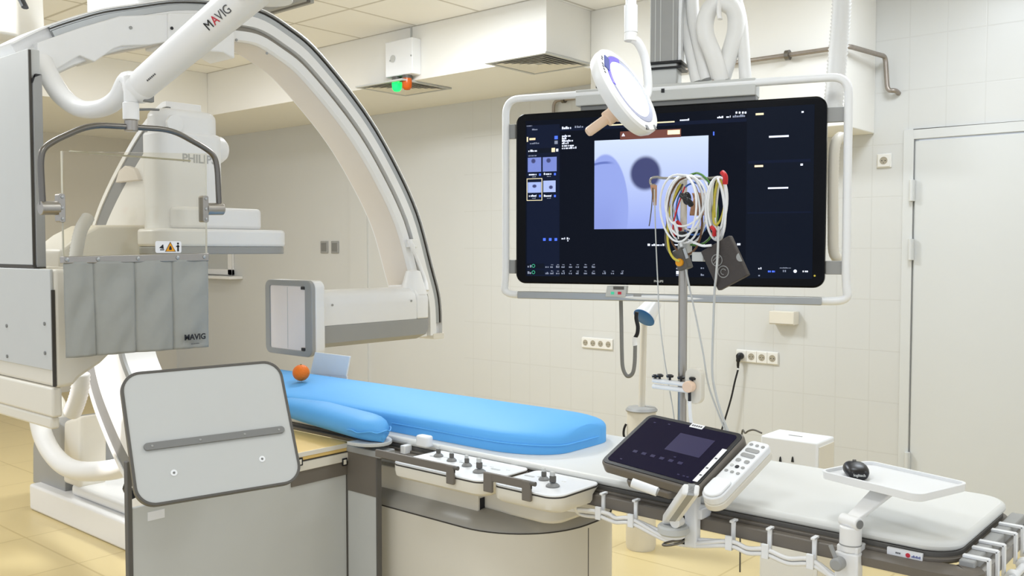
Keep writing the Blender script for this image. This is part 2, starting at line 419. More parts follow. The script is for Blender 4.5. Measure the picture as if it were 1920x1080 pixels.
# door
dr = struct(MB().box(DX0+.006, DX1-.006, WY+.0, WY+.04, .01, DZ-.01), 'door_1', 'doorpaint', bevel=.003)
dfb = MB(); dfb.box(DX0-.055, DX0, WY-.012, WY+.08, 0, DZ+.055); dfb.box(DX1, DX1+.055, WY-.012, WY+.08, 0, DZ+.055); dfb.box(DX0, DX1, WY-.012, WY+.08, DZ, DZ+.055)
dfb.build('door_frame', 'doorpaint', dr, bevel=.002)
MB().box(DX0, DX0+.006, WY+.006, WY+.016, .01, DZ-.01).build('door_gap', 'mgrey', dr, smooth=False)
for zz in (onY(1703, 358, WY).z, onY(1700, 468, WY).z, .27):
    h = MB().box(DX0-.014, DX0+.014, WY-.03, WY-.004, zz-.06, zz+.06); h.cyl((DX0, WY-.032, zz-.06), (DX0, WY-.032, zz+.062), .012, n=14)
    h.build('hinge', 'doorpaint', dr, bevel=.002)
struct(MB().box(DX1+.055, XR, WY-.014, WY, 0, .09), 'baseboard_back', 'dgrey', smooth=False)
# window far left
wn = struct(MB().box(-9.38, -8.66, WY-.01, WY, 1.25, 1.55), 'window_1', 'lgrey', smooth=False)
wf = MB()
for x0, x1, z0, z1 in ((-9.42, -9.36, 1.22, 1.6), (-8.68, -8.6, 1.22, 1.6), (-9.42, -8.6, 1.54, 1.6), (-9.42, -8.6, 1.22, 1.28)): wf.box(x0, x1, WY-.03, WY, z0, z1)
wf.build('window_frame', 'white', wn, bevel=.004)
MB().box(-9.5, -8.44, WY-.16, WY, 1.18, 1.21).build('window_sill', 'white', wn, bevel=.006)

# ceiling luminaires (frames and diffusers)
cl = None
for i, (x, y, sx, sy, wt, c) in enumerate(LUMS):
    if cl is None:
        cl = thing('ceiling_light', 'square flat ceiling light panel', 'ceiling light', (x, y, CEIL-.03), 'ceiling light panels')
        fr = MB(); a = sx/2
        for x0, x1, y0, y1 in ((-a, a, -a, -a+.025), (-a, a, a-.025, a), (-a, -a+.025, -a+.025, a-.025), (a-.025, a, -a+.025, a-.025)):
            fr.box(x+x0, x+x1, y+y0, y+y1, CEIL-.03, CEIL)
        fr.build('frame', 'white', cl, bevel=.002)
        MB().box(x-a+.025, x+a-.025, y-a+.025, y+a-.025, CEIL-.02, CEIL-.002).build('diffuser', 'diffuser', cl, smooth=False)
        first = cl
    else:
        o = copy_tree(first); move(o, (x, y, CEIL-.03))

# grey rail end under the ceiling (top left of centre)
p = onZ(556, 4, CEIL-.03)
b = MB(); b.box(p.x-.9, p.x+.12, p.y-.045, p.y+.045, CEIL-.05, CEIL); 
rl = b.build('ceiling_rail', 'mgrey', None, bevel=.004, label='grey metal rail fixed along the tiled ceiling', cat='rail')
MB().box(p.x-.9, p.x+.125, p.y-.012, p.y+.012, CEIL-.052, CEIL-.03).build('slot', 'dgrey', rl, smooth=False)

# ceiling vents in the soffit underside
def vent(cx, cy, s, lab):
    t = thing('ceiling_vent', lab, 'vent', (cx, cy, 2.69), 'air vents in the soffit')
    z = 2.69
    fr = MB()
    def ringp(a, b2, z0, z1, m):
        for x0, x1, y0, y1 in ((-a, a, -a, -b2), (-a, a, b2, a), (-a, -b2, -b2, b2), (b2, a, -b2, b2)): m.box(cx+x0, cx+x1, cy+y0, cy+y1, z0, z1)
    ringp(s/2, s/2-.025, z-.012, z, fr); fr.build('frame', 'lgrey', t, bevel=.002)
    MB().box(cx-s/2+.02, cx+s/2-.02, cy-s/2+.02, cy+s/2-.02, z-.003, z-.0005).build('backing', 'mgrey', t, smooth=False)
    k = s/2-.05
    lv = MB()
    while k > .03:
        a, b2 = k, k-.022
        for sx, sy in ((1, 0), (-1, 0), (0, 1), (0, -1)):
            # tilted louvre: outer edge low, inner edge high
            if sx: pts = [(cx+sx*a, cy-a, z-.014), (cx+sx*a, cy+a, z-.014), (cx+sx*b2, cy+b2, z-.004), (cx+sx*b2, cy-b2, z-.004)]
            else: pts = [(cx-a, cy+sy*a, z-.014), (cx+a, cy+sy*a, z-.014), (cx+b2, cy+sy*b2, z-.004), (cx-b2, cy+sy*b2, z-.004)]
            lv.face([lv.v(q) for q in pts])
        k -= .036
    lv.build('louvre', 'cream', t, solid=.002, smooth=False)
    return t
v1 = onZ(1012, 116, 2.69); vent(v1.x-.02, v1.y+.02, .5, 'square louvred air vent nearest the soffit corner by the hanging monitor')
v2 = onZ(757, 163, 2.69); vent(v2.x, v2.y, .5, 'square louvred air vent below the white box with signal lamps')

# signal lamp box on the soffit front
q0 = onY(722, 80, 4.465); q1 = onY(773, 137, 4.465)
t = thing('signal_lamp_box', 'white wall box on the soffit with a green and an orange signal lamp beneath', 'signal light', ((q0.x+q1.x)/2, 4.5, q1.z))
MB().box(q0.x, q1.x, 4.465, 4.55, q1.z, q0.z).build('housing', 'cleanwhite', t, bevel=.006)
for px, py in ((732, 114), (771, 104)):
    c = onY(px, py, 4.464); MB().cyl(c, c+V(0, -.004, 0), .006, n=12).build('screw', 'mgrey', t)
c = onY(733, 111, 4.464); MB().cyl(c+V(.02, 0, 0), c+V(.02, -.003, 0), .026, n=20).build('cover_disc', 'lgrey', t)
for px, m_, lab in ((744, 'green', 'green lit signal lamp'), (763, 'amber', 'orange unlit signal lamp')):
    c = onY(px, 137, 4.5); c.z = q1.z
    l = MB().cyl(c, c+V(0, 0, -.022), .036, .034).build('lamp_socket', 'dgrey', t)
    MB().lathe([(.034, -.022), (.036, -.05), (.033, -.085), (.02, -.1), (0, -.104)], c, (0, 0, 1)).build('signal_lamp', m_, t, label=lab)
c = onY(771, 78, 4.545)
MB().tube([(c.x, 4.545, q0.z), (c.x, 4.545, CEIL)], .007).build('cable', 'lgrey', t)

# ------------------------------------------------------------------ things on the back wall
def socket_face(parent, cx, cz, y):
    """one earthed socket: raised square plate, round recess, two pin holes"""
    pl = MB().cbox((cx, y-.005, cz), (.07, .01, .072)).build('socket', 'socket', parent, bevel=.003)
    T = frame((cx, y-.0105, cz), (1, 0, 0), (0, 0, 1), (0, -1, 0))
    b = MB(T); b.lathe([(.022, .0005), (.0215, .001), (.019, .0006), (.001, .0004)], (0, 0, 0)); b.build('recess', 'sockhole', pl)
    for s in (-1, 1):
        b = MB(T); b.cyl((s*.0095, 0, .0006), (s*.0095, 0, .0016), .003, n=10); b.build('pin_hole', 'ink', pl)
    b = MB(T); b.cyl((0, -.013, .0006), (0, -.013, .0016), .002, n=8); b.build('earth_clip', 'ink', pl)
    return pl
def socket_strip(px0, py0, px1, py1, lab, n=4):
    a, b = onY(px0, py0, WY), onY(px1, py1, WY); cz = (a.z+b.z)/2
    t = thing('socket_strip' if n > 1 else 'wall_socket', lab, 'socket', ((a.x+b.x)/2, WY, cz-.04))
    MB().box(a.x, b.x, WY-.008, WY, cz-.041, cz+.041).build('backplate', 'socket', t, bevel=.003)
    for i in range(n): socket_face(t, a.x+(b.x-a.x)*(i+.5)/n, cz, WY-.006)
    return a, b, cz
socket_strip(1093, 633, 1150, 655, 'four gang cream socket strip on the wall left of the blue capped post')
a, b, cz = socket_strip(1382, 657, 1460, 682, 'four gang cream socket strip with the black plug in its left socket')
SKX = a.x+(b.x-a.x)/8; SKZ = cz
socket_strip(1645, 288, 1672, 315, 'single cream wall socket high beside the white door', 1)
# plug and its lead
t = thing('power_lead', 'black plug with a black lead hanging down from the wall socket strip', 'power lead', (SKX, WY-.02, SKZ))
b = MB(); b.lathe([(.0, 0), (.022, 0), (.023, .02), (.018, .034), (.006, .04)], (SKX, WY-.016, SKZ), (0, -1, 0)); b.tube([(SKX, WY-.045, SKZ-.004), (SKX-.002, WY-.05, SKZ-.03), (SKX-.004, WY-.048, SKZ-.075)], [.017, .014, .009, .007], n=12, sm=5)
b.build('plug', 'black', t)
pts = [V(SKX-.004, WY-.048, SKZ-.07), onY(1384, 692, WY-.05), onY(1378, 715, WY-.06), onY(1370, 750, WY-.07), onY(1356, 797, WY-.09), onY(1340, 850, WY-.1), V(onY(1340, 850, WY-.1).x-.05, WY-.1, .02)]
MB().tube(pts, .006, n=8, sm=6).build('cord', 'black', t)
b = MB(); c0 = pts[1]; b.cyl(c0+V(0, 0, -.004), c0+V(0, 0, .006), .0075, n=10); b.build('tag', 'cleanwhite', t)

# switches
for px, lab in ((609, 'grey wall switch plate, the one nearer the detector head'), (629, 'grey wall switch plate, the one nearer the wall pilaster')):
    a = onY(px, 463.5, WY)
    t = MB().cbox((a.x, WY-.006, a.z), (.11, .012, .115)).build('wall_switch', 'mgrey', None, bevel=.008, label=lab, cat='switch', group='grey wall switches')
    MB().cbox((a.x, WY-.013, a.z), (.075, .004, .08)).build('rocker', 'grey', t, bevel=.002)
# cream dispenser box
a = onY(1442, 583, WY-.08); b_ = onY(1488, 610, WY-.08)
t = MB().box(a.x, b_.x, WY-.08, WY, b_.z, a.z).build('wall_dispenser', 'cream', None, bevel=.004, label='small cream box mounted on the wall under the monitor', cat='dispenser')
MB().box(a.x+.004, b_.x-.004, WY-.082, WY-.078, b_.z+.003, b_.z+.007).build('slot', 'sockhole', t, smooth=False)

# pipes
SY = 5.02
def pipe(name, pts, r, m_, lab, clamps=()):
    t = thing(name, lab, 'pipe', pts[0])
    MB().tube(pts, r, n=12).build('tube', m_, t, angle=60)
    for c, ax in clamps:
        b = MB(); b.lathe([(r*1.05, -.012), (r*2.1, -.012), (r*2.1, .012), (r*1.05, .012)], c, ax, 16); b.box(c[0]-.008, c[0]+.008, c[1], c[1]+.035, c[2]-.008, c[2]+.008)
        b.build('pipe_clamp', 'darksteel', t)
p0 = onY(1390, 113, SY-.035); p1 = onY(1585, 91, SY-.035); z = (p0.z+p1.z)/2
cx = onY(1477, 103, SY-.035)
def bend(P, r=.035, n=5):
    P = [Vector(p) for p in P]; out = [P[0]]
    for a, b, c in zip(P, P[1:], P[2:]):
        d0 = (a-b).normalized()*min(r, (a-b).length*.45); d1 = (c-b).normalized()*min(r, (c-b).length*.45)
        for k in range(n+1):
            t = k/n; out.append((b+d0)*(1-t)**2+b*2*t*(1-t)+(b+d1)*t*t)
    return out+[P[-1]]
XE = -1.93+.035
pe = onY(1660, 106, WY-.055); pf_ = onY(1664, 170, WY-.055); pg_ = onY(1685, 175, WY-.001)
pipe('copper_pipe', bend([(-3.0, SY-.035, z), (XE, SY-.035, z), (pe.x, pe.y, pe.z), (pf_.x, pf_.y, pf_.z), (pf_.x+.045, WY-.05, pf_.z-.003), (pg_.x, WY-.001, pg_.z)]), .0135, 'copper', 'bare metal pipe running around the soffit end into the wall beside the door', [((cx.x, SY-.035, z), (1, 0, 0))])
a = onY(1038, 205, WY-.03); b_ = onY(1038, 186, WY-.03); c = onY(1085, 183, WY-.03); d_ = onY(1057, 187, WY-.03)
pipe('copper_pipe', bend([(a.x, a.y, a.z-.5), (b_.x, b_.y, c.z), (c.x+.5, c.y, c.z)], .05), .0125, 'copper', 'bare metal pipe on the wall behind the top left corner of the monitor', [((d_.x, WY-.03, c.z), (1, 0, 0))])

# ================================================================== HANGING MONITOR
mdir = V(1.297, .415, 0).normalized(); mn = V(mdir.y, -mdir.x, 0)      # screen normal, to the viewer
MC = V(-2.129, 3.4625, 1.728); MW, MH = 1.361, .778
MT = frame(MC, mdir, V(0, 0, 1), mn)
mon = thing('hanging_monitor', 'very large black wide screen hung from the ceiling in a white tube frame', 'monitor', (MC.x, MC.y, MC.z-MH/2-.07), None, MT.to_3x3())
b = MB(MT); b.prism(rrect(MW, MH, .045, 8), -.05, .0); bez = b.build('bezel', 'blackgloss', mon, bevel=.008)
b = MB(MT); b.prism(rrect(MW-.12, MH-.14, .06, 6), -.11, -.05); b.build('rear_housing', 'mgrey', mon, bevel=.01)
AW, AH = 1.263, .707
ms = uvquad(MT, -AW/2, AW/2, -AH/2+.002, AH/2+.002, 'screen', 'screen', mon, .0003)
def mp(px, py):      # photo pixel -> screen plane local x, y
    r = ray(px, py); tt = (MC-_O).dot(mn)/r.dot(mn); q = _O+r*tt-MC; return q.dot(mdir), q.z
def sq(px0, py0, px1, py1, name, m_, parent=None, z=.0016, th=.0004):
    x0, y0 = mp(px0, py0); x1, y1 = mp(px1, py1)
    return uvquad(MT, min(x0, x1), max(x0, x1), min(y0, y1), max(y0, y1), name, m_, parent or ms, z, th)
sq(988, 236, 1049, 518, 'side_panel', 'sidenavy', z=.0012, th=.0003)
sq(1401, 203, 1523, 523, 'right_panel', 'panelnavy', z=.0012, th=.0003)
sq(1049, 240, 1400, 228, 'header_bar', 'sidenavy', z=.0012, th=.0003)
sq(1115, 264, 1327, 428, 'xray_image', 'xray', z=.0016, th=.0006)
for k, r in enumerate(((990, 296, 1015, 322), (1018, 295, 1044, 321), (990, 342, 1015, 361), (1019, 339, 1042, 360))):
    sq(*r, 'thumbnail', 'thumb%d' % k, z=.0018, th=.0006)
fx0, fy0 = mp(988, 335); fx1, fy1 = mp(1017, 376); lw = .003
b = MB(MT)
for x0, x1, y0, y1 in ((fx0, fx1, fy0-lw, fy0), (fx0, fx1, fy1, fy1+lw), (fx0, fx0+lw, fy1, fy0), (fx1-lw, fx1, fy1, fy0)): b.box(x0, x1, y0, y1, .0024, .003)
b.build('selection_frame', 'beigebar', ms, smooth=False)
# interface lines of writing, too small to read: short rows of strokes
def glyphs(px, py, wpx, hpx=5, m_='glyph', name='text_line', gap=.35):
    x0, y0 = mp(px, py); x1, _ = mp(px+wpx, py); _, y1 = mp(px, py+hpx); h = abs(y1-y0); x = x0; b = MB(MT)
    while x < x1-.001:
        wd = min(random.uniform(.25, .6)*h+.0015, x1-x)
        hh = random.choice((.62, .62, .95))*h
        b.box(x, x+wd, y0-h/2, y0-h/2+hh, .0018, .0022); x += wd+gap*h*random.choice((.35, .35, .35, 1.2))
    b.build(name, m_, ms, smooth=False)
def bar(px0, py0, px1, py1, m_, name='interface_bar', z=.0018): sq(px0, py0, px1, py1, name, m_, z=z, th=.0005)
for a in ((988, 236, 10, 3), (998, 243, 10, 3), (1000, 288, 0, 0)):
    if a[2]: glyphs(*a, m_='dimglyph')
bar(988, 257, 990.5, 266, 'beigebar'); glyphs(993, 261, 11, 4, 'tansign'); glyphs(994, 269, 17, 3, 'dimglyph')
bar(1040, 255, 1046, 261, 'blueglyph'); bar(1040, 264, 1046, 270, 'dimglyph')
bar(990, 279, 1036, 286, 'panelnavy', z=.0014); glyphs(991, 283, 16, 4); bar(1034.5, 277.5, 1041, 285, 'beigebar'); bar(1043, 279, 1047, 284, 'glyph'); glyphs(991, 292, 16, 3, 'dimglyph')
for x, y in ((992, 327), (1020, 326), (992, 367), (1020, 367)): glyphs(x, y, 14, 4); bar(x+19, y-1.5, x+22.5, y+2.5, 'blueglyph'); glyphs(x+6, y+4.5, 7, 2, 'dimglyph')
glyphs(1054, 240, 17, 5); glyphs(1078, 238, 17, 4, 'dimglyph')
for i, wd in enumerate((16, 8, 21, 12, 22, 27)): glyphs(1054, 255+i*4.55, wd, 4)
bar(1143, 236, 1265, 227, 'beigebar'); bar(1163, 247, 1277, 257, 'rustbar'); bar(1252, 244.5, 1275, 251.5, 'tansign', z=.0024)
tri = MB(MT); tx, ty = mp(1169, 253); tri.prism([(tx-.008, ty-.006), (tx+.008, ty-.006), (tx, ty+.008)], .0024, .003); tri.build('warning_icon', 'glyph', ms, smooth=False)
glyphs(1275, 225, 18, 4); glyphs(1345, 220, 12, 4); glyphs(1362, 219, 8, 4); glyphs(1374, 218, 23, 5, 'dimglyph')
for x in (1381, 1387, 1393, 1398): bar(x-1.6, 209.5, x+1.6, 213, 'glyph')
bar(1337.2, 247, 1339.5, 254, 'blueglyph')
bar(1417, 212.5, 1432, 215.5, 'beigebar'); bar(1442, 255, 1479, 256.7, 'glyph'); bar(1415, 310, 1431, 313, 'tansign'); bar(1440, 351.5, 1478, 353.5, 'glyph')
bar(1503, 208.5, 1507, 211.5, 'glyph'); bar(1501, 307, 1505.5, 310.5, 'glyph'); bar(1403, 302, 1520, 303, 'sidenavy'); bar(1401, 398, 1521, 399, 'sidenavy')
for x in (1021, 1032, 1042.5): bar(x-2.4, 446.5, x+2.4, 451.5, 'blueglyph')
glyphs(1053, 447, 7, 3.5); glyphs(1063, 447, 5, 4); bar(1064, 450.5, 1066, 452.5, 'glyph')
bar(1214.5, 457, 1219, 461, 'glyph'); glyphs(1222, 459, 24, 4); bar(1252, 457, 1255, 461, 'glyph'); glyphs(1262, 458.5, 24, 4); glyphs(1291, 458.5, 30, 4); glyphs(1378, 458, 11, 4)
for y, n in ((499, 7), (511, 10)):
    bar(988, y-5, 1021, y+4.5, 'panelnavy', z=.0014); glyphs(989.5, y, 7, 5, 'dimglyph')
    x0, y0 = mp(1000.5, y-.5); b = MB(MT); b.tube([(x0+.007*math.cos(k*PI/8), y0+.007*math.sin(k*PI/8), .0022) for k in range(16)], .0012, 6, True); b.build('ring_icon', 'greenglyph', ms)
    for i in range(n+1):
        x = (1026, 1035, 1046, 1056, 1070, 1083, 1098, 1113, 1133, 1149, 1167)[i]; glyphs(x-3, y+1, 6, 4, 'dimglyph')
        if i: glyphs(x-1.5, y-3, 4, 2, 'dimglyph')
bar(1268, 502, 1274, 505, 'dimglyph'); bar(1268, 508, 1274, 514, 'glyph'); bar(1268, 515, 1273, 517, 'dimglyph')
glyphs(1314, 502, 6, 4, 'dimglyph'); glyphs(1314, 515, 6, 4, 'dimglyph')
glyphs(1422, 503, 6, 4, 'glyph'); glyphs(1422, 516, 5, 4, 'dimglyph'); glyphs(1440, 508, 13, 5, 'blueglyph'); glyphs(1468, 508, 7, 4, 'dimglyph'); glyphs(1505, 508, 11, 4.5, 'glyph'); glyphs(1462, 502, 21, 2, 'dimglyph')
x0, y0 = mp(1491, 508.5); b = MB(MT); b.cyl((x0, y0, .0016), (x0, y0, .0024), .0068, n=20); b.build('round_icon', 'glyph', ms)
x0, y0 = mp(1527.5, 517); b = MB(MT); b.cyl((x0, y0, 0), (x0, y0, .0016), .004, n=12); b.build('power_led', 'yellow', mon)
x0, y0 = mp(1235, 527.5); text('PHILIPS', MT @ Matrix.Translation((x0, y0, .0012)), .013, 'lettering', 'lgrey', mon, .0003)
x0, y0 = mp(1494, 181.5)
# tube frame round the monitor
def mpz(px, py, z):
    r = ray(px, py); tt = (MC+mn*z-_O).dot(mn)/r.dot(mn); q = _O+r*tt-MC; return V(q.dot(mdir), q.z, z)
zf = -.02
TL, TR, BR, BL = mpz(953, 182, zf), mpz(1592, 148, zf), mpz(1585, 566, zf), mpz(944, 551, zf)
fl = (TL.x+BL.x)/2; frx = (TR.x+BR.x)/2; ft = (TL.y+TR.y)/2; fb = (BL.y+BR.y)/2
b = MB(MT)
b.tube(bend([(0, fb, .0), (fl-.012, fb, zf), (fl, fb+.07, zf), (fl, ft, zf), (0, ft, zf)], .07, 7), .017, 12)
b.build('frame_tube', 'cleanwhite', mon, angle=60, label='left half of the white tube frame')
b = MB(MT)
b.tube(bend([(0, fb, .0), (frx+.012, fb, zf), (frx, fb+.07, zf), (frx, ft, zf), (0, ft, zf)], .07, 7), .017, 12)
b.build('frame_tube', 'cleanwhite', mon, angle=60, label='right half of the white tube frame')
b = MB(MT); b.box(fl+.07, frx-.09, fb-.017, fb+.017, -.006, .012); b.build('handle_rail', 'alu', mon, bevel=.004)
for px0, px1, sx in ((948, 967, 1), (1548, 1588, -1)):
    for py in ((247, 500) if sx > 0 else (215, 502)):
        m0 = mpz(px0, py-13, -.03); m1 = mpz(px1, py+13, -.03)
        b = MB(MT); b.box(m0.x, m1.x, m1.y, m0.y, -.045, -.025); b.build('frame_bracket', 'mgrey', mon, bevel=.003)
# cross head above the screen with dark lower edge
h0 = mpz(1082, 165, -.03); h1 = mpz(1418, 205, -.03)
c0 = mpz(1418, 147, -.03).y; c1 = mpz(1250, 190, -.03).y
b = MB(MT); b.box(h0.x, h1.x, c1, c0, -.12, -.005); b.build('cross_head', 'lgrey', mon, bevel=.005)
b = MB(MT); b.box(h0.x+.02, h1.x-.001, c1-.05, c1, -.1, -.02); b.build('cross_head_skirt', 'grey', mon, bevel=.003)
for px, py, s in ((1243, 170, 7), (1124, 163, 7)):
    x0, y0, _ = mpz(px, py, -.005); b = MB(MT); b.cbox((x0, y0, -.004), (.014, .017, .004)); b.build('latch', 'ink', mon, smooth=False)
b = MB(MT); x0, y0, _ = mpz(1341, 148, -.03); b.box(x0-.012, x0+.012, c0, c0+.008, -.05, -.02); b.build('cable_gland', 'copper', mon)
# mast
mx0, mx1 = mpz(1221, 60, -.06).x, mpz(1272, 60, -.06).x
zr = CEIL-MC.z
b = MB(MT); b.box(mx0+.004, mx1-.004, c0, c0+.3, -.15, -.045); b.build('mast_inner', 'lgrey', mon, bevel=.004)
my = mpz(1250, 117, -.04).y
b = MB(MT); b.box(mx0, mx1, my, zr, -.16, -.04); b.build('mast', 'mgrey', mon, bevel=.005)
for x in (mx0+.022, mx0+.045, mx1-.02): 
    b = MB(MT); b.box(x, x+.004, my, zr, -.041, -.038); b.build('mast_groove', 'lgrey', mon, smooth=False)
b = MB(MT); b.box(mx1, mx1+.014, my, zr, -.15, -.05); b.build('mast_cover', 'cleanwhite', mon, bevel=.003)
b = MB(MT); b.box(mx0-.003, mx1+.02, my-.006, my+.006, -.165, -.034); b.box(mx0-.003, mx1+.02, my-.028, my-.018, -.165, -.034); b.build('mast_bumper', 'black', mon, bevel=.003)
b = MB(MT); b.box(mx0-.25, mx1+.35, zr-.05, zr, -.3, .1); b.build('ceiling_carriage', 'lgrey', mon, bevel=.01)
# thick white cable hoses
def mpts(L): return [MT @ mpz(px, py, z) for px, py, z in L]
for k, L in enumerate(([(1297, -40, -.12), (1300, 30, -.1), (1310, 80, -.08), (1325, 150, -.06)],
          [(1284, -30, -.16), (1286, 40, -.13), (1296, 100, -.1), (1308, 156, -.07)],
          [(1352, 152, -.05), (1338, 105, -.03), (1322, 60, -.03), (1328, 22, -.04), (1350, 5, -.05), (1376, 18, -.06), (1380, 55, -.07), (1368, 100, -.07), (1352, 152, -.07)],
          [(1370, -30, -.1), (1388, 30, -.09), (1394, 90, -.08), (1398, 155, -.07)])):
    MB().tube(mpts(L), .028 if k < 2 else (.037 if k == 2 else .026), 14, sm=7).build('cable_hose', 'hose', mon, angle=60)
L = [(1350, -30, -.04), (1348, 20, -.015), (1350, 36, -.01)]
MB().tube(mpts(L), .017, 12, sm=4, flat=.5).build('hose_holder', 'white', mon, angle=60)
# corrugated hose down the right side
MB().corr(mpts([(1580, -40, -.2), (1576, 40, -.2), (1570, 110, -.18), (1565, 170, -.16), (1560, 215, -.14)]), .038, .016, .16, 16).build('corrugated_hose', 'hose', mon, angle=80)
MB().corr(mpts([(1580, 260, -.16), (1574, 258, -.12), (1565, 275, -.09), (1562, 330, -.085), (1562, 420, -.085), (1563, 470, -.09), (1572, 486, -.11), (1584, 488, -.16)]), .022, .014, .06, 14).build('corrugated_hose', 'cream', mon, angle=80)
# little control panel under the screen
x0, y0, _ = mpz(1140, 536, .0); x1, y1, _ = mpz(1176, 557, .0)
cp = MB(MT).prism([(x0-.008, y1), (x1-.004, y1), (x1, y0), (x0, y0)], -.02, .016).build('control_panel', 'lgrey', mon, bevel=.002)
def onp(px0, py0, px1, py1, m_, nm):
    a = mpz(px0, py0, .016); c = mpz(px1, py1, .016); MB(MT).box(a.x, c.x, c.y, a.y, .015, .0175).build(nm, m_, cp, smooth=False)
onp(1150, 537, 1170, 543, 'dgrey', 'display'); onp(1145.5, 547, 1151.5, 552, 'greenglyph', 'button'); onp(1158.5, 547, 1165, 552, 'inkred', 'button')
x0, y0, _ = mpz(1189, 551, .0); x1, y1, _ = mpz(1204, 556, .0)
MB(MT).box(x0, x1, y1, y0, -.01, .014).build('latch', 'mgrey', mon, bevel=.001)
# cable loop dangling under the frame
zc = onY(0, 0, 1)
pz = -.05
MB().tube(mpts([(1164, 560, pz), (1165, 600, pz), (1166, 660, pz), (1168, 690, pz), (1176, 705, pz), (1186, 700, pz), (1190, 680, pz), (1191, 645, pz)]), .009, 10, sm=6).build('cable', 'grey', mon, angle=60)
MB().tube(mpts([(1191, 648, pz), (1190, 641, pz), (1191, 632, pz)]), .0115, 10, sm=3).build('cable_tag', 'cleanwhite', mon)
MB().tube(mpts([(1191, 633, pz), (1195, 625, pz), (1196, 612, pz), (1193, 597, pz), (1194, 585, pz)]), .009, 10, sm=4).build('cable_end', 'black', mon)

# ================================================================== OPERATING LAMP
lt = thing('operating_lamp', 'round white operating lamp head with lit lens and beige handle hung before the monitor', 'lamp', at(1185, 75, 3.1))
LC = at(1174, 172, 3.1)
# head: ring facing the viewer's right, measured from its ellipse
tc_ = (_O-LC).normalized(); nrm = (tc_*.46+(_R*.82+_UP*.57)*.89).normalized()
ell_up = at(1122, 98, 3.13)-at(1226, 246, 3.07)
up = (ell_up-nrm*ell_up.dot(nrm)).normalized(); sd = up.cross(nrm).normalized()
LT = frame(LC, sd, up, nrm)
R0 = .163
b = MB(LT); b.lathe([(0, -.045), (R0*.7, -.045), (R0*.95, -.03), (R0, -.012), (R0, .006), (R0*.96, .014), (R0*.8, .017), (R0*.78, .012), (0, .012)], (0, 0, 0), (0, 0, 1), 56); b.build('lamp_head', 'white', lt)
b = MB(LT); b.lathe([(R0*.79, .0125), (R0*.78, .0165), (R0*.66, .0155), (R0*.65, .0125)], (0, 0, 0), (0, 0, 1), 56, cap=False); b.build('lens_ring', 'lampring', lt)
b = MB(LT)
rim = [(R0*.775*math.cos(a), R0*.775*math.sin(a)) for a in [math.radians(d) for d in range(70, 176, 6)]]
inn = [(R0*.67*math.cos(a), R0*.67*math.sin(a)) for a in [math.radians(d) for d in range(175, 69, -6)]]
b.prism(rim+inn, .0158, .0175); b.build('glow_segment', 'violet', lt, smooth=False)
b = MB(LT); b.prism([(R0*r*math.cos(math.radians(d)), R0*r*math.sin(math.radians(d))) for r, d in ((.88, 118), (.88, 146), (.74, 150), (.74, 114))], .016, .019); b.build('control_strip', 'inkblue', lt)
b = MB(LT); b.lathe([(R0*.665, .0125), (R0*.65, .017), (R0*.3, .021), (0, .022)], (0, 0, 0), (0, 0, 1), 48); b.build('lens', 'led', lt)
# unreadable small lettering on the ring
b = MB(LT)
for i in range(7):
    a = math.radians(128+i*5.0); c_, s_ = math.cos(a)*R0*.92, math.sin(a)*R0*.92
    if i not in (2,): b.cbox((c_, s_, .0155), (.005, .008, .0015))
b.build('lettering', 'inkdark', lt, smooth=False)
for d in (258, 286):
    a = math.radians(d); b = MB(LT); b.cbox((R0*.93*math.cos(a), R0*.93*math.sin(a), .0135), (.02, .016, .004)); b.build('vent_slot', 'dgrey', lt)
# handle on the side
hb = at(1150, 214, 3.1); hd = (at(1100, 250, 3.08)-at(1150, 214, 3.1)).normalized()
b = MB(); b.lathe([(.012, -.03), (.036, -.03), (.038, -.012), (.03, 0), (.026, .0), (.026, .03), (.017, .034), (.0165, .105), (.013, .112), (0, .113)], hb, hd, 28); b.build('handle', 'skintan', lt)
b = MB(); p = at(1125, 162, 3.1); b.cbox(p, (.02, .02, .012)); b.build('clip', 'ink', lt)
# suspension
A = lambda *L: [at(*q) for q in L]
b = MB(); b.cyl(at(1183, 62, 3.24), at(1183, 10, 3.24), .0235); b.build('arm_sleeve', 'cleanwhite', lt, bevel=.002)
b = MB(); b.cyl(at(1182, 77, 3.24), at(1183, 62, 3.24), .022, .0225); b.build('arm_joint', 'white', lt)
top = at(1183, 12, 3.24)
MB().cyl(top, V(top.x, top.y, CEIL), .019).build('drop_tube', 'cleanwhite', lt)
MB().lathe([(.09, 0), (.09, -.02), (.05, -.05), (.02, -.06)], (top.x, top.y, CEIL), (0, 0, 1)).build('ceiling_rose', 'white', lt)
b = MB(); b.tube(A((1184, 72, 3.24), (1196, 80, 3.25), (1208, 105, 3.27), (1214, 140, 3.28), (1214, 175, 3.28), (1200, 195, 3.24), (1185, 190, 3.18)), .0155, 12, sm=6); b.build('yoke_arm', 'cleanwhite', lt, angle=60)
b = MB(); b.ball(LC-nrm*.03+sd*.02, .04); b.build('pivot', 'white', lt)

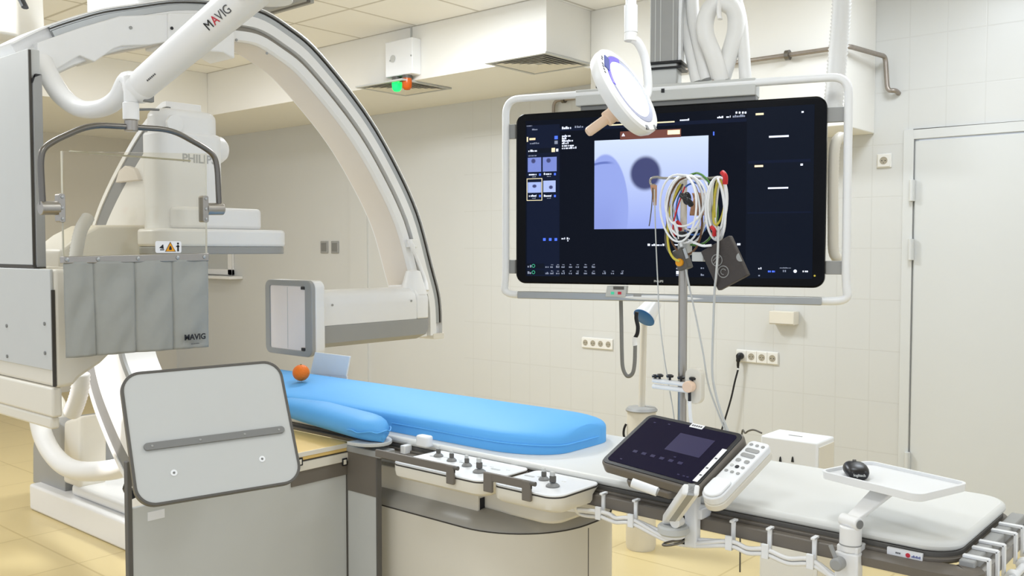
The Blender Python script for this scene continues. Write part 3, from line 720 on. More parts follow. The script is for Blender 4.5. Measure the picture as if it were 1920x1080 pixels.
# ================================================================== LATERAL C-ARM (big ceiling hung arc)
XA = -3.3
lat = thing('ceiling_c_arm', 'large white ceiling hung arc with flat square detector and tube housing', 'x-ray arm', (XA, 2.1, 1.0))
opx = [(830, 626), (827, 560), (812, 497), (785, 397), (741, 300), (685, 205), (600, 97), (545, 49), (486, 14), (410, 1), (330, -3), (250, 7), (195, 15), (150, 27), (100, 43), (60, 60), (22, 79)]
OP = catmull([onX(px, py, XA) for px, py in opx], 5)
OP = [V(XA, p.y, p.z) for p in OP]
cen = V(XA, 2.1, 1.15)
NRM = []
for i in range(len(OP)):
    t_ = (OP[min(i+1, len(OP)-1)]-OP[max(i-1, 0)]).normalized(); n_ = V(0, -t_.z, t_.y)
    if n_.dot(cen-OP[i]) < 0: n_ = -n_
    NRM.append(n_)
for _ in range(4):
    NRM = [((NRM[max(i-1, 0)]+NRM[i]*2+NRM[min(i+1, len(NRM)-1)])).normalized() for i in range(len(NRM))]
def arc_sweep(prof, i0=0, i1=None):
    """prof: closed polygon of (inward offset, x relative to XA)"""
    i1 = i1 or len(OP); b = MB()
    b.loft([[V(XA+x, 0, 0)+V(0, OP[i].y, OP[i].z)+NRM[i]*o for o, x in prof] for i in range(i0, i1)])
    return b
WD = .2
arc_sweep([(.0, .0), (.006, .004), (.006, -.02), (.045, -.02), (.045, .0), (.088, .004), (.09, -.035), (.11, -.035), (.112, .002), (.148, .0), (.154, -.012), (.15, -WD), (.0, -WD)]).build('arc', 'white', lat, angle=30)
arc_sweep([(.007, -.019), (.007, -.004), (.014, -.004), (.016, -.012), (.02, -.012), (.022, -.002), (.044, -.003), (.044, -.019)], 2, 72).build('track_rail', 'alu', lat, angle=30)
arc_sweep([(.011, -.011), (.011, -.002), (.0155, -.002), (.0155, -.011)], 2, 72).build('track_seam', 'seam', lat, angle=30)
arc_sweep([(.0905, -.034), (.0905, -.02), (.1095, -.026), (.1095, -.034)]).build('arc_groove', 'groove', lat, angle=30)  # shadow inside the groove put in as a grey-brown strip
arc_sweep([(.1545, -.02), (.1565, -.03), (.1535, -WD+.01), (.1505, -WD+.01)]).build('arc_inner_cover', 'gasket', lat, angle=30)
e = OP[0]
MB().box(XA-.1, XA+.006, e.y-.07, e.y+.004, e.z-.022, e.z+.006).build('arc_end_cap', 'cream', lat, bevel=.003)
for px, py in ((443, 75), (500, 100)):
    c = onX(px, py, XA+.001); MB().cyl(c, c+V(.003, 0, 0), .0055, n=12).build('screw', 'mgrey', lat)
# carriage round the top of the arc
def xpoly(pxs, X, x0, x1, name, m_, parent=lat, **k):
    pts = [onX(px, py, X) for px, py in pxs]; T = frame((0, 0, 0), (0, 1, 0), (0, 0, 1), (1, 0, 0))
    return MB(T).prism([(p.y, p.z) for p in pts], x0, x1).build(name, m_, parent, **k)
xpoly([(315, 26), (315, 78), (280, 84), (228, 86), (212, 92), (178, 116), (150, 104), (70, 152), (70, 80), (150, 52), (225, 30)], XA+.02, XA-.12, XA+.02, 'carriage_cover', 'white', bevel=.004)
xpoly([(441, 44), (441, 110), (420, 98), (396, 96), (316, 84), (316, 24), (380, 24)], XA+.03, XA-.15, XA+.028, 'carriage', 'white', bevel=.006)
c = onX(245, 52, XA+.021); MB().cyl(c, c+V(.003, 0, 0), .006, n=12).build('screw', 'mgrey', lat)
c = onX(322, 53, XA+.03); MB().cyl(c, c+V(.003, 0, 0), .006, n=12).build('screw', 'ink', lat)
c0, c1 = onX(250, -6, XA), onX(420, -6, XA)
MB().box(XA-.45, XA-.02, c0.y+.03, c1.y, c0.z-.06, CEIL).build('suspension_block', 'white', lat, bevel=.02)
# equipment at the far top left, part of the suspension
p0 = at(-30, -40, 3.35)
b = MB(frame(at(20, 30, 3.45), V(.8, .55, -.18).normalized(), V(-.3, .1, .95).normalized(), V(.5, -.8, .1).normalized()))
b.cbox((-.1, .06, -.08), (.26, .28, .16)); b.build('suspension_arm', 'cream', lat, bevel=.012)
ap_ = at(6, 0, 3.5); MB().cyl(V(ap_.x, ap_.y, ap_.z+.1), V(ap_.x, ap_.y, CEIL), .07).build('suspension_post', 'white', lat)
b = MB(); b.tube(A((33, -12, 3.3), (41, 2, 3.29), (47, 14, 3.28)), .014, 8, flat=.6); b.build('connector', 'black', lat)
# detector on the far side
DY = 2.35; dx0, dx1, dz0, dz1 = -3.452, -3.121, 1.045, 1.366
T = frame(((dx0+dx1)/2, DY, (dz0+dz1)/2), (1, 0, 0), (0, 0, 1), (0, -1, 0)); dw, dh = dx1-dx0, dz1-dz0
det = MB(T).prism(rrect(dw, dh, .035, 8), -.075, -.022).build('detector', 'white', lat, bevel=.008)
fr = rrect(dw, dh, .035, 8); fi = rrect(dw-.085, dh-.05, .008, 8, -.006, 0)
b = MB(T)
ro = [[b.v((x, y, z)) for x, y in fr] for z in (-.022, -.004)]; ri = [[b.v((x, y, z)) for x, y in fi] for z in (-.004, -.022)]
n = len(fr)
for A0, A1 in ((ro[0], ro[1]), (ro[1], ri[0]), (ri[0], ri[1])):
    for i in range(n): b.face([A0[i], A0[(i+1) % n], A1[(i+1) % n], A1[i]])
b.build('detector_frame', 'mgrey', det, bevel=.004)
MB(T).prism(fi, -.024, -.008).build('detector_face', 'detface', det, smooth=False)
MB(T).box(-.007, -.005, -dh/2+.03, dh/2-.03, -.0085, -.0072).build('face_seam', 'lgrey', det, smooth=False)
for y in (dh/2-.032, -dh/2+.032): MB(T).box(dw/2-.072, dw/2-.046, y-.006, y+.006, -.009, -.003).build('clip', 'ink', det, smooth=False)
# detector arm
AX = -3.2
def aY(px): return onX(px, 600, AX).y
y0, y1 = aY(605)-.01, aY(803)
zt_, zb_ = 1.316, 1.07
sec = [(-.24, zb_+.09), (-.24, zt_-.05), (-.2, zt_-.01), (-.12, zt_), (-.04, zt_-.006), (-.01, zt_-.03), (0, zt_-.07), (0, zb_+.095), (-.24, zb_+.095)]
T = frame((AX, 0, 0), (1, 0, 0), (0, 0, 1), (0, -1, 0))
MB(T).prism(sec, -y1+.075, -y0).build('detector_arm', 'white', lat, angle=50, bevel=.004)
sec2 = [(-.24, zb_+.02), (-.2, zb_), (-.02, zb_), (0, zb_+.02), (0.001, zb_+.0949), (-.24, zb_+.0949)]
b = MB(); lo = []
for yy, dz in ((y0, 0), (y0+.02, 0), (y1-.06, -.0), (y1-.015, .012), (y1, .05)):
    lo.append([V(AX+x, yy, max(z, zb_+dz) if z < zb_+.09 else z) for x, z in sec2])
b.loft(lo); b.build('arm_underside', 'mgrey', lat, angle=40)
MB(T).prism([(-.24, zb_+.095), (-.24, zt_-.03), (-.2, zt_+.005), (-.1, zt_+.01), (-.02, zt_-.01), (.004, zt_-.05), (.004, zb_+.095)], -y1, -y1+.075).build('arm_end', 'white', lat, angle=50, bevel=.008)
MB().box(AX-.2, AX-.04, DY+.07, y0+.01, zt_-.13, zt_-.03).build('arm_neck', 'white', lat, bevel=.015)
for px, py in ((623, 572), (771, 564)):
    c = onX(px, py, AX+.001); MB().cyl(c, c+V(.003, 0, 0), .005, n=12).build('screw', 'mgrey', lat)
MB().tube([onX(768, 452, XA+.02), onX(772, 460, XA+.03), onX(780, 480, XA+.035), onX(788, 500, XA+.04), onX(797, 525, XA+.06), onX(800, 545, XA+.08)], [.012, .012, .009, .009, .01, .012], 10, sm=5).build('bracket_arm', 'white', lat, angle=60)
c = onX(767, 456, XA); MB().box(c.x-.01, c.x+.03, c.y-.02, c.y+.03, c.z-.02, c.z+.02).build('bracket_block', 'white', lat, bevel=.004)
c = onX(772, 520, XA+.02); MB().lathe([(.07, -.06), (.05, 0), (.035, .05), (.0, .06)], (XA+.03, c.y, c.z-.02), (0, 0, 1)).build('arm_shoulder', 'white', lat)
# tube housing on the near side
HY = 1.25; hx = -3.106
q = onX(82, 300, hx).y
MB().box(hx-.9, hx-.012, HY, q, 1.446, 2.14).build('tube_housing_plate', 'lgrey', lat, bevel=.003)
MB(frame((hx, 0, 0), (0, 1, 0), (0, 0, 1), (1, 0, 0))).prism([(HY+.008, 1.44), (q, 1.44), (q, 2.06), (q-.02, 2.06), (HY+.008, 2.03)], -.012, .002).build('housing_side', 'mgrey', lat, bevel=.002)
MB(frame((hx, 0, 0), (0, 1, 0), (0, 0, 1), (1, 0, 0))).prism([(HY+.006, 2.03), (q-.02, 2.06), (q-.002, 2.06), (HY+.006, 2.045)], -.01, .0035).build('housing_gap', 'ink', lat)
b = MB(); b.box(hx-.008, hx-.003, HY-.001, HY+.006, 1.44, 2.135); b.box(hx-.9, hx+.0, HY-.001, q, 1.436, 1.446); b.build('housing_edge', 'seam', lat, smooth=False)
lx = -2.975
prof = [(HY+.006, 1.06), (HY+.06, 1.062), (1.33, 1.085), (1.40, 1.125), (1.44, 1.16), (1.46, 1.2), (1.46, 1.435), (HY+.006, 1.435)]
MB(frame((0, 0, 0), (0, 1, 0), (0, 0, 1), (1, 0, 0))).prism(prof, lx-.9, lx).build('tube_housing', 'cream', lat, bevel=.012)
pn = MB().box(lx-.9, lx-.006, HY-.004, HY+.006, 1.115, 1.435).build('tube_panel', 'lgrey', lat, bevel=.003)
for px, py in ((13, 611), (84, 607), (14, 668), (85, 662)):
    c = onY(px, py, HY-.004); MB().cyl(c, c+V(0, -.003, 0), .006, n=12).build('screw', 'grey', pn)
MB().box(lx-.007, lx-.001, HY-.002, HY+.008, 1.065, 1.37).build('panel_seam', 'seam', lat, smooth=False)
MB().box(lx-.9, lx-.012, HY-.002, HY+.03, .965, 1.06).build('tube_underside', 'cream', lat, bevel=.008)
MB().box(lx-.9, lx-.03, HY+.0, HY+.028, .925, .965).build('tube_sole', 'cream', lat, bevel=.008)
MB().corr([V(lx+.03, HY+.06, 1.36), V(lx+.028, HY+.06, 1.45), V(lx-.0, HY+.09, 1.55), V(lx-.03, HY+.13, 1.6)], .02, .011, .1, 12).build('corrugated_hose', 'hose', lat, angle=80)
MB().cyl(V(lx+.03, HY+.06, 1.352), V(lx+.03, HY+.06, 1.362), .019).build('hose_collar', 'dgrey', lat)

# ================================================================== FRONTAL C-ARM ON ITS FLOOR STAND
fs = thing('floor_c_arm', 'white floor standing c-arm with flat detector hung over the head of the table', 'x-ray arm', (-4.9, 2.5, 0))
YA = 2.0
gp = [(312, 205), (298, 213), (262, 258), (226, 320), (200, 372), (183, 415), (165, 480), (155, 550), (154, 620), (163, 690), (176, 745), (196, 800), (220, 855), (246, 905)]
GP = catmull([onY(px, py, YA) for px, py in gp], 5); GP = [V(p.x, YA, p.z) for p in GP]
cg = V(-3.3, YA, 1.15); GN = []
for i in range(len(GP)):
    t_ = (GP[min(i+1, len(GP)-1)]-GP[max(i-1, 0)]).normalized(); n_ = V(-t_.z, 0, t_.x)
    if n_.dot(cg-GP[i]) < 0: n_ = -n_
    GN.append(n_)
for _ in range(4): GN = [(GN[max(i-1, 0)]+GN[i]*2+GN[min(i+1, len(GN)-1)]).normalized() for i in range(len(GN))]
def gsweep(prof, i0=0, i1=None):
    return MB().loft([[GP[i]+GN[i]*o+V(0, y, 0) for o, y in prof] for i in range(i0, i1 or len(GP))])
gsweep([(-.035, .0), (-.035, .16), (.36, .16), (.36, 0), (.075, 0), (.075, .02), (-.012, .02), (-.012, 0)]).build('arc', 'white', fs, angle=30, bevel=.006)
gsweep([(-.0115, .019), (.0745, .019), (.0745, .006), (-.0115, .006)]).build('arc_track', 'grey', fs, angle=30)
gsweep([(.335, .01), (.365, .01), (.365, -.004), (.335, -.004)]).build('inner_track', 'mgrey', fs, angle=30)
# detector tower, its broad face to the foot of the table
FX = -3.3
def fY(px, X=FX): return onX(px, 300, X).y
tY0, tY1 = fY(302), fY(425)
tz1 = onX(380, 207, FX).z
MB().prism(rrect(.16, tY1-tY0-.02, .07, 6, FX-.09, (tY0+tY1)/2-.0), 1.56, tz1).build('detector_tower', 'white', fs, bevel=.03, seg=4)
MB().prism(rrect(.18, tY1-tY0, .06, 6, FX-.09, (tY0+tY1)/2), 1.56, tz1-.09).build('tower_sleeve', 'white', fs, bevel=.012)
kz = onX(436, 283, FX-.08); MB().lathe([(.055, -.02), (.055, .03), (.04, .05), (0, .055)], (FX-.1, tY1, kz.z), (0, 1, 0), 28).build('knob', 'white', fs)
c = onX(328, 232, FX+.001); MB().lathe([(.034, -.01), (.033, .004), (0, .006)], c, (1, 0, 0), 28).build('cover_disc', 'white', fs)
tcx = onX(374, 299, FX+.001); text('PHILIPS', frame(tcx, (0, 1, 0), (0, 0, 1), (1, 0, 0)), .046, 'lettering', 'inkgrey', fs, .0008)
# wedge cover behind the pane
wp = [onY(px, py, 2.0) for px, py in ((268, 338), (224, 343), (231, 320), (242, 311), (258, 316))]
MB(frame((0, 2.0, 0), (1, 0, 0), (0, 0, 1), (0, -1, 0))).prism([(p.x, p.z) for p in wp], -.03, .02).build('arc_bracket', 'gasket', fs, bevel=.004)
# detector plate
PX_ = -3.2; zb, zm, zt2 = onX(538, 476, PX_).z, onX(538, 463, PX_).z, onX(500, 431, PX_).z
dcx, dcy, dwx, dwy = PX_-.12, (1.74+2.32)/2, .24, .58
dt = MB().prism(rrect(dwx, dwy, .08, 8, dcx, dcy), zm, zt2).build('flat_detector', 'white', fs, bevel=.012)
MB().prism(rrect(dwx-.008, dwy-.008, .078, 8, dcx, dcy), zb, zm).build('detector_base', 'mgrey', dt, bevel=.004)
cy0_, cy1__ = fY(325, -3.24), fY(487, -3.24)
MB().prism(rrect(.18, cy1__-cy0_, .04, 8, -3.33, (cy0_+cy1__)/2+.02), zt2, onX(487, 392, -3.24).z).build('detector_cap', 'white', dt, bevel=.014)
cr_ = [onX(px, py, -3.62) for px, py in ((112, 470), (150, 440), (185, 422), (290, 422), (290, 520), (112, 520))]
MB(frame((-3.62, 0, 0), (0, 1, 0), (0, 0, 1), (1, 0, 0))).prism([(p.y, p.z) for p in cr_], -.25, 0).build('detector_carrier', 'cream', fs, bevel=.012)
# under table tube end of the arc
e = GP[-1]
tb = MB(); tb.prism(rrect(.42, .36, .05, 6, e.x+.2, e.y+.15), .3, .56); tb.build('tube_unit', 'white', fs, bevel=.03)
b = MB(); b.tube(A((243, 905, 3.95), (238, 915, 3.9), (245, 925, 3.9), (250, 935, 3.9)), .018, 8, sm=3); b.build('connector', 'black', fs)
# base and column
bx0, by0 = -5.53, 2.17
bs = MB(); bs.prism([(bx0, by0), (-3.3, by0), (-3.3, 2.95), (-5.2, 2.95), (bx0, 2.7)], 0, .15); bs.build('base', 'white', fs, bevel=.015)
MB().prism([(-5.1, by0+.05), (-3.3, by0+.05), (-3.3, 2.9), (-5.1, 2.9)], .15, .21).build('base_step', 'white', fs, bevel=.02)
MB().box(-4.28, -4.26, by0-.002, by0+.01, .0, .15).build('base_seam', 'lgrey', fs, smooth=False)
T = frame((0, by0+.06, 0), (1, 0, 0), (0, 0, 1), (0, -1, 0))
gw = [onY(px, py, by0+.06) for px, py in ((62, 905), (62, 840), (68, 790), (100, 785), (122, 800), (122, 922))]
MB(T).prism([(p.x, p.z) for p in gw], -.35, 0).build('column_side', 'mgrey', fs, bevel=.004)
cw = [onY(px, py, by0+.05) for px, py in ((119, 960), (119, 790), (150, 780), (150, 960))]
MB(T).prism([(p.x, max(p.z, .2)) for p in cw], -.14, .01).build('column', 'cream', fs, bevel=.02)
MB().cyl((-5.15, 2.6, .8), (-4.5, 2.2, .95), .13).build('pivot_arm', 'white', fs, bevel=.02)
MB().tube([onY(px, py, 2.12) for px, py in ((72, 778), (80, 815), (98, 850), (125, 875), (160, 884), (215, 880), (260, 865))], .05, 16, sm=6).build('cable_hose', 'hose', fs, angle=60)
MB().tube([onY(px, py, 2.3) for px, py in ((95, 735), (112, 760), (118, 800), (120, 850))], .035, 12, sm=5).build('cable_hose', 'cream', fs, angle=60)
MB().corr([onY(px, py, 1.85) for px, py in ((152, 700), (150, 730), (143, 755), (135, 775))], .038, .018, .1, 14).build('corrugated_hose', 'hose', fs, angle=80)

# ================================================================== HANGING LEAD GLASS SHIELD
XS = -2.85
sh = thing('hanging_shield', 'ceiling hung clear lead glass shield with grey fabric apron and steel frame', 'radiation shield', onX(250, 660, XS))
def sx(px, py): return onX(px, py, XS)
g = [sx(118, 284), sx(386, 288), sx(387, 480), sx(117, 484)]
T = frame((XS, 0, 0), (0, 1, 0), (0, 0, 1), (1, 0, 0))
gl = MB(T).prism([(p.y, p.z) for p in g[::-1]], -.006, .006).build('glass_pane', 'glass', sh, smooth=False)
b = MB(T); a_, c_ = sx(115, 283), sx(119, 484); b.box(a_.y, c_.y, c_.z, a_.z, -.0065, .0065); 
b.build('glass_edge', 'glassedge', gl, smooth=False, label='thick yellowish left edge of the pane')
b = MB(T); b.box(g[0].y+.02, g[1].y-.06, g[0].z-.001, g[0].z+.004, -.006, .006); b.build('glass_edge', 'glassedge', gl, smooth=False, label='pale strip for the bright reflection along the top edge of the pane')  # reflection on the upper edge put in as a pale strip
# steel strip with rivets
s0, s1 = sx(115, 480), sx(388, 491)
sa, sb2 = sx(115, 481.5), sx(388, 476); 
strip = MB(T).prism([(sa.y, sx(115, 494).z), (sb2.y, sx(388, 489).z), (sb2.y, sx(388, 474.5).z), (sa.y, sx(115, 481).z)], -.012, .014).build('clamp_strip', 'steel', sh, bevel=.002)
for px, py in ((122, 487), (180, 486), (255, 484.5), (329, 483), (379, 481.5)):
    c = sx(px, py); MB().lathe([(.007, 0), (.006, .003), (0, .005)], V(XS+.014, c.y, c.z), (1, 0, 0), 14).build('rivet', 'alu', strip)
# apron of four stitched panels
edges_t = [(117, 491), (172, 490), (250, 489), (320, 487), (387, 486)]
edges_b = [(122, 671), (178, 666), (253, 660), (323, 655), (388, 650)]
for k in range(4):
    A0, A1, B0, B1 = sx(*edges_t[k]), sx(*edges_t[k+1]), sx(*edges_b[k]), sx(*edges_b[k+1])
    rr = random.Random(k); ph = rr.uniform(0, 6); 
    def f(u, v, A0=A0, A1=A1, B0=B0, B1=B1, ph=ph, k=k):
        p = A0.lerp(A1, u).lerp(B0.lerp(B1, u), v)
        bulge = .012*math.sin(PI*u)**.6*(.5+.5*v)
        fold = .006*math.sin(7*v+5*u+ph)*math.sin(PI*u)+.004*math.sin(13*v*(.6+u)+ph*2)*math.sin(PI*u)
        return V(XS+.006+bulge+fold*(1-.3*v), p.y, p.z)
    ap = MB().grid(f, 14, 34).build('apron_panel', 'apron', sh, solid=.006)
lc = sx(357, 631); text('MAVIG', frame(V(XS+.03, lc.y, lc.z), (0, 1, 0), (0, 0, 1), (1, 0, 0)), .026, 'lettering', 'ink', sh, .0008)
b = MB(frame(V(XS+.03, lc.y, lc.z-.012), (0, 1, 0), (0, 0, 1), (1, 0, 0)))
for i in range(6): b.box(-.014+i*.005, -.011+i*.005, -.012, -.008, 0, .0006)
b.build('small_lettering', 'inkdark', sh, smooth=False)
# warning label
a_, c_ = sx(289, 452), sx(338, 474)
wl = MB(T).prism(rrect(c_.y-a_.y, a_.z-c_.z, .006, 4, (a_.y+c_.y)/2, (a_.z+c_.z)/2), .0065, .0075).build('warning_label', 'sticker', sh, smooth=False)
m_ = (a_+c_)/2; hy = (a_.z-c_.z)/2; my_ = sx(317, 463).y
MB(T).prism([(my_-hy*.92, m_.z-hy*.75), (my_+hy*.92, m_.z-hy*.75), (my_, m_.z+hy*.82)], .0076, .0082).build('warning_triangle', 'warn', wl, smooth=False)
b = MB(T); tri = [(my_-hy*.92, m_.z-hy*.75), (my_+hy*.92, m_.z-hy*.75), (my_, m_.z+hy*.82)]
b.tube([V(y, z, .0084) for y, z in tri], .0012, 6, True)
b.box(my_-.0045, my_+.0045, m_.z-hy*.5, m_.z-hy*.1, .0083, .0087); b.box(my_-.003, my_+.003, m_.z-hy*.1, m_.z+hy*.15, .0083, .0087); b.build('warning_mark', 'ink', wl, smooth=False)
b = MB(T); y = sx(331.5, 463).y
b.cyl((y, m_.z+hy*.6, .0076), (y, m_.z+hy*.6, .0082), .0036, n=12); b.box(y-.003, y+.003, m_.z-hy*.75, m_.z+hy*.35, .0076, .0082); b.box(y-.007, y+.005, m_.z-hy*.0, m_.z+hy*.2, .0076, .0082); b.build('person_icon', 'ink', wl, smooth=False)
b = MB(T); y = sx(301, 463).y
b.prism([(y-.009, m_.z-.003), (y+.005, m_.z+.009), (y+.007, m_.z-.007)], .0076, .0082); b.box(y-.006, y+.008, m_.z-.011, m_.z-.008, .0076, .0082); b.build('beam_icon', 'ink', wl, smooth=False)
# rod frame and clamps
zo = XS+.0
def rod(P): return bend([onX(px, py, zo) for px, py in P], .05, 6)
MB().tube(rod([(80, 384), (75, 288), (92, 268), (168, 234), (244, 238)]), .0095, 12).build('frame_rod', 'darksteel', sh, angle=60)
MB().tube(rod([(244, 238), (322, 243), (396, 284), (407, 305), (411, 390)]), .0095, 12).build('frame_rod', 'darksteel', sh, angle=60)
for px0, px1, py, pa, pb in ((75, 110, 390, (106, 363), (119, 417)), (386, 417, 392, (376, 367), (387, 417))):
    c0_, c1_ = sx(px0, py), sx(px1, py)
    MB().cyl(c0_, c1_, .021, n=24).build('clamp_barrel', 'steel', sh, bevel=.002)
    a_, d_ = sx(*pa), sx(*pb)
    pl = MB(T).prism(rrect(d_.y-a_.y, a_.z-d_.z, .006, 4, (a_.y+d_.y)/2, (a_.z+d_.z)/2), -.014, .016).build('clamp_plate', 'steel', sh, bevel=.001)
    for f_ in (.12, .5, .88): MB().lathe([(.005, 0), (.004, .003), (0, .004)], V(XS+.016, (a_.y+d_.y)/2, a_.z+(d_.z-a_.z)*f_), (1, 0, 0), 12).build('screw', 'alu', pl)
j = onX(246, 237, zo)
MB().cyl(j+V(0, 0, -.016), j+V(0, 0, .02), .021).build('rod_collar', 'steel', sh, bevel=.003)
MB().cyl(j+V(0, 0, .02), j+V(0, 0, .075), .025).build('swivel', 'white', sh, bevel=.003)
MB().cyl(j+V(0, 0, .075), j+V(0, 0, .16), .021).build('swivel_post', 'white', sh, bevel=.003)
k_ = onX(262, 163, zo); e_ = at(498, -40, 2.62); dv = (e_-k_).normalized()
MB().ball(k_, .052).build('arm_knuckle', 'white', sh)
MB().cyl(k_-dv*.02, e_, .047, .056, 28).build('spring_arm', 'white', sh, label='round sloping white arm')
MB().lathe([(.02, 0), (.075, .0), (.075, .14), (.05, .16)], e_-V(0, 0, .06), (0, 0, 1)).build('arm_elbow', 'white', sh)
MB().cyl(e_+V(0, 0, .08), V(e_.x, e_.y, CEIL), .03).build('ceiling_tube', 'white', sh)
c = onX(277, 185, zo+.02); MB().cbox(c, (.02, .035, .022)).build('arm_stop', 'grey', sh, bevel=.003)
c = onX(281, 205, zo); MB().tube([j+V(0, .02, .055), c, c+V(.0, .03, .002)], .007, 8, flat=.6).build('lever', 'grey', sh)
tocam = (_O-k_.lerp(e_, .62)).normalized(); yv = tocam.cross(dv).normalized(); zv = dv.cross(yv).normalized()
c = k_.lerp(e_, .735)+zv*.0545
ft = frame(c, dv, yv, zv)
for i, (ch, mm) in enumerate((('M', 'ink'), ('A', 'inkred'), ('V', 'inkdark'), ('I', 'inkdark'), ('G', 'inkdark'))):
    off = (-.055, -.024, 0, .018, .036)[i]
    text(ch, ft @ Matrix.Translation((off*.95, .004, 0)), .037, 'lettering', mm, sh)
c = k_.lerp(e_, .17)+zv*.049; b = MB(frame(c, dv, yv, zv)); 
for i in range(6): b.box(-.022+i*.008, -.017+i*.008, -.003, .002, 0, .0008)
b.build('small_lettering', 'inkdark', sh, smooth=False)
MB().tube([at(78, 112, 3.12), at(95, 148, 3.1), at(118, 182, 3.08), at(152, 204, 3.06), at(190, 203, 3.04), at(220, 185, 3.02), at(240, 150, 3.0), k_+V(-.02, 0, .0)], .036, 16, sm=6, flat=.8).build('curved_arm', 'white', sh, angle=60)

# ================================================================== PATIENT TABLE
TX1, TY0, TY1, TX0 = -.48, 1.825, 2.27, -3.45
PZ0, PZ1 = .924, .945
tbl = thing('patient_table', 'long white padded x-ray table on a rounded beige pedestal', 'table', (-2.0, 2.05, 0))
def plan(x0, x1, y0, y1, r): return rrect(x1-x0, y1-y0, r, 8, (x0+x1)/2, (y0+y1)/2)
MB().prism(plan(TX0, TX1, TY0, TY1, [.07, .07, .02, .02]), PZ0, PZ1).build('table_pad', 'pad', tbl, bevel=.011, seg=4)
MB().prism(plan(TX0+.01, TX1-.004, TY0+.004, TY1-.004, [.07, .07, .02, .02]), .9, PZ0-.0005).build('tabletop', 'dgrey', tbl, bevel=.002)
MB().prism(plan(TX0+.02, TX1+.006, TY0-.006, TY1+.004, [.08, .08, .02, .02]), .906, .914).build('edge_profile', 'taupe', tbl, bevel=.002)
RZ0, RZ1 = .880, .908
MB().box(-2.08, -.675, TY0-.03, TY0-.006, RZ0, RZ1).build('side_rail', 'taupe', tbl, bevel=.003)
MB().box(-2.9, -.8, TY1+.012, TY1+.034, RZ0, RZ1).build('side_rail', 'taupe', tbl, bevel=.003, label='accessory rail on the far side')
# corner rail and end bar
b = MB(); cpth = bend([(-.665, TY0-.02, .893), (TX1+.02, TY0-.02, .893), (TX1+.035, TY0+.03, .893)], .06, 8)
rings = []
for i, p in enumerate(cpth):
    t_ = (cpth[min(i+1, len(cpth)-1)]-cpth[max(i-1, 0)]).normalized(); n_ = V(t_.y, -t_.x, 0)
    rings.append([p+n_*o+V(0, 0, z) for o, z in ((-.03, -.012), (.010, -.012), (.012, .006), (0, .014), (-.03, .014))])
b.loft(rings); b.build('corner_rail', 'taupe', tbl, bevel=.002)
MB().box(TX1+.002, TX1+.03, TY0+.015, TY1-.02, .874, .918).build('end_bar', 'mgrey', tbl, bevel=.003)
MB().box(TX1+.026, TX1+.046, TY0+.03, TY1-.03, .872, .9).build('end_rail', 'steel', tbl, bevel=.002)
# name plate on the end
a_, c_ = onY(1664, 1026, TY0-.005), onY(1730, 1042, TY0-.005)
pth = [p_ for p_ in plan(TX0+.01, TX1-.0, TY0+.0, TY1, [.07, .07, .02, .02])]
T = frame(((a_.x+c_.x)/2, TY0-.001, .9115), (1, 0, 0), (0, 0, 1), (0, -1, 0)); hw = abs(c_.x-a_.x)/2
npl = MB(T).box(-hw, hw, -.007, .009, 0, .0065).build('name_plate', 'sticker', tbl, smooth=False)
b = MB(T); b.cyl((hw*.2, .001, .0065), (hw*.2, .001, .0072), .0044, n=16); b.build('logo_disc', 'inkred', npl)
b = MB(T)
for i in range(6): b.box(hw*.42+i*hw*.085, hw*.47+i*hw*.085, -.0015, .003 if i % 2 else .0015, .0065, .0072)
b.build('lettering', 'inkblue', npl, smooth=False)
b = MB(T)
for i in range(3): b.box(-hw*.5+i*hw*.1, -hw*.43+i*hw*.1, 0, .003, .0065, .0072)
b.build('small_lettering', 'inkdark', npl, smooth=False)
# pedestal
PY0, PY1, PX1, PX0 = 1.787, 2.31, -1.47, -2.55
def prings(levels):
    return [[V(x, y, z) for x, y in rrect((PX1-i)-(PX0+i), (PY1-i)-(PY0+i), [max(.24-i, .03), max(.24-i, .03), .06, .06], 14, (PX0+PX1)/2, (PY0+PY1)/2)] for i, z in levels]
MB().loft(prings([(.0, .0), (.0, .745)])).build('pedestal', 'cream', tbl, angle=30)
MB().loft(prings([(.004, .745), (.006, .75), (.03, .775), (.06, .785), (.075, .786)])).build('pedestal_skirt', 'warmgrey', tbl, angle=30)
q_ = onY(1106, 1030, 2.03); MB().box(PX1-.0005, PX1+.0005, q_.y-.0015, q_.y+.0015, 0, .735).build('panel_seam', 'seam', tbl, smooth=False)
b = MB(); b.loft(prings([(-.0005, .7432), (-.0005, .7452)])); b.build('rim_seam', 'seam', tbl, angle=30)
MB().prism(rrect(.95, .4, .05, 6, -1.93, 2.06), .78, .9).build('slide_carriage', 'cream', tbl, bevel=.01)
cx0, cx1 = onY(722, 900, 1.86).x, onY(908, 930, 1.86).x
MB().box(cx0-.2, cx1, 1.835, 2.2, .775, .85).build('slide_cover', 'cream', tbl, bevel=.004)
MB().box(cx1-.002, cx1+.002, 1.842, 1.87, .782, .815).build('cover_notch', 'ink', tbl, smooth=False)
# small white blocks on the tabletop edge
for px, py, s in ((796, 824, (.05, .03, .032)),):
    c = onZ(px, py+10, .945); MB().prism(rrect(s[0], s[1], .012, 4, c.x, c.y), .94, .972).build('edge_block', 'cleanwhite', tbl, bevel=.005)
for px, py in ((760, 832), (957, 868)):
    c = onY(px, py, TY0-.015); MB().cbox((c.x, TY0-.012, .918), (.02, .03, .026)).build('rail_stop', 'cleanwhite', tbl, bevel=.003)

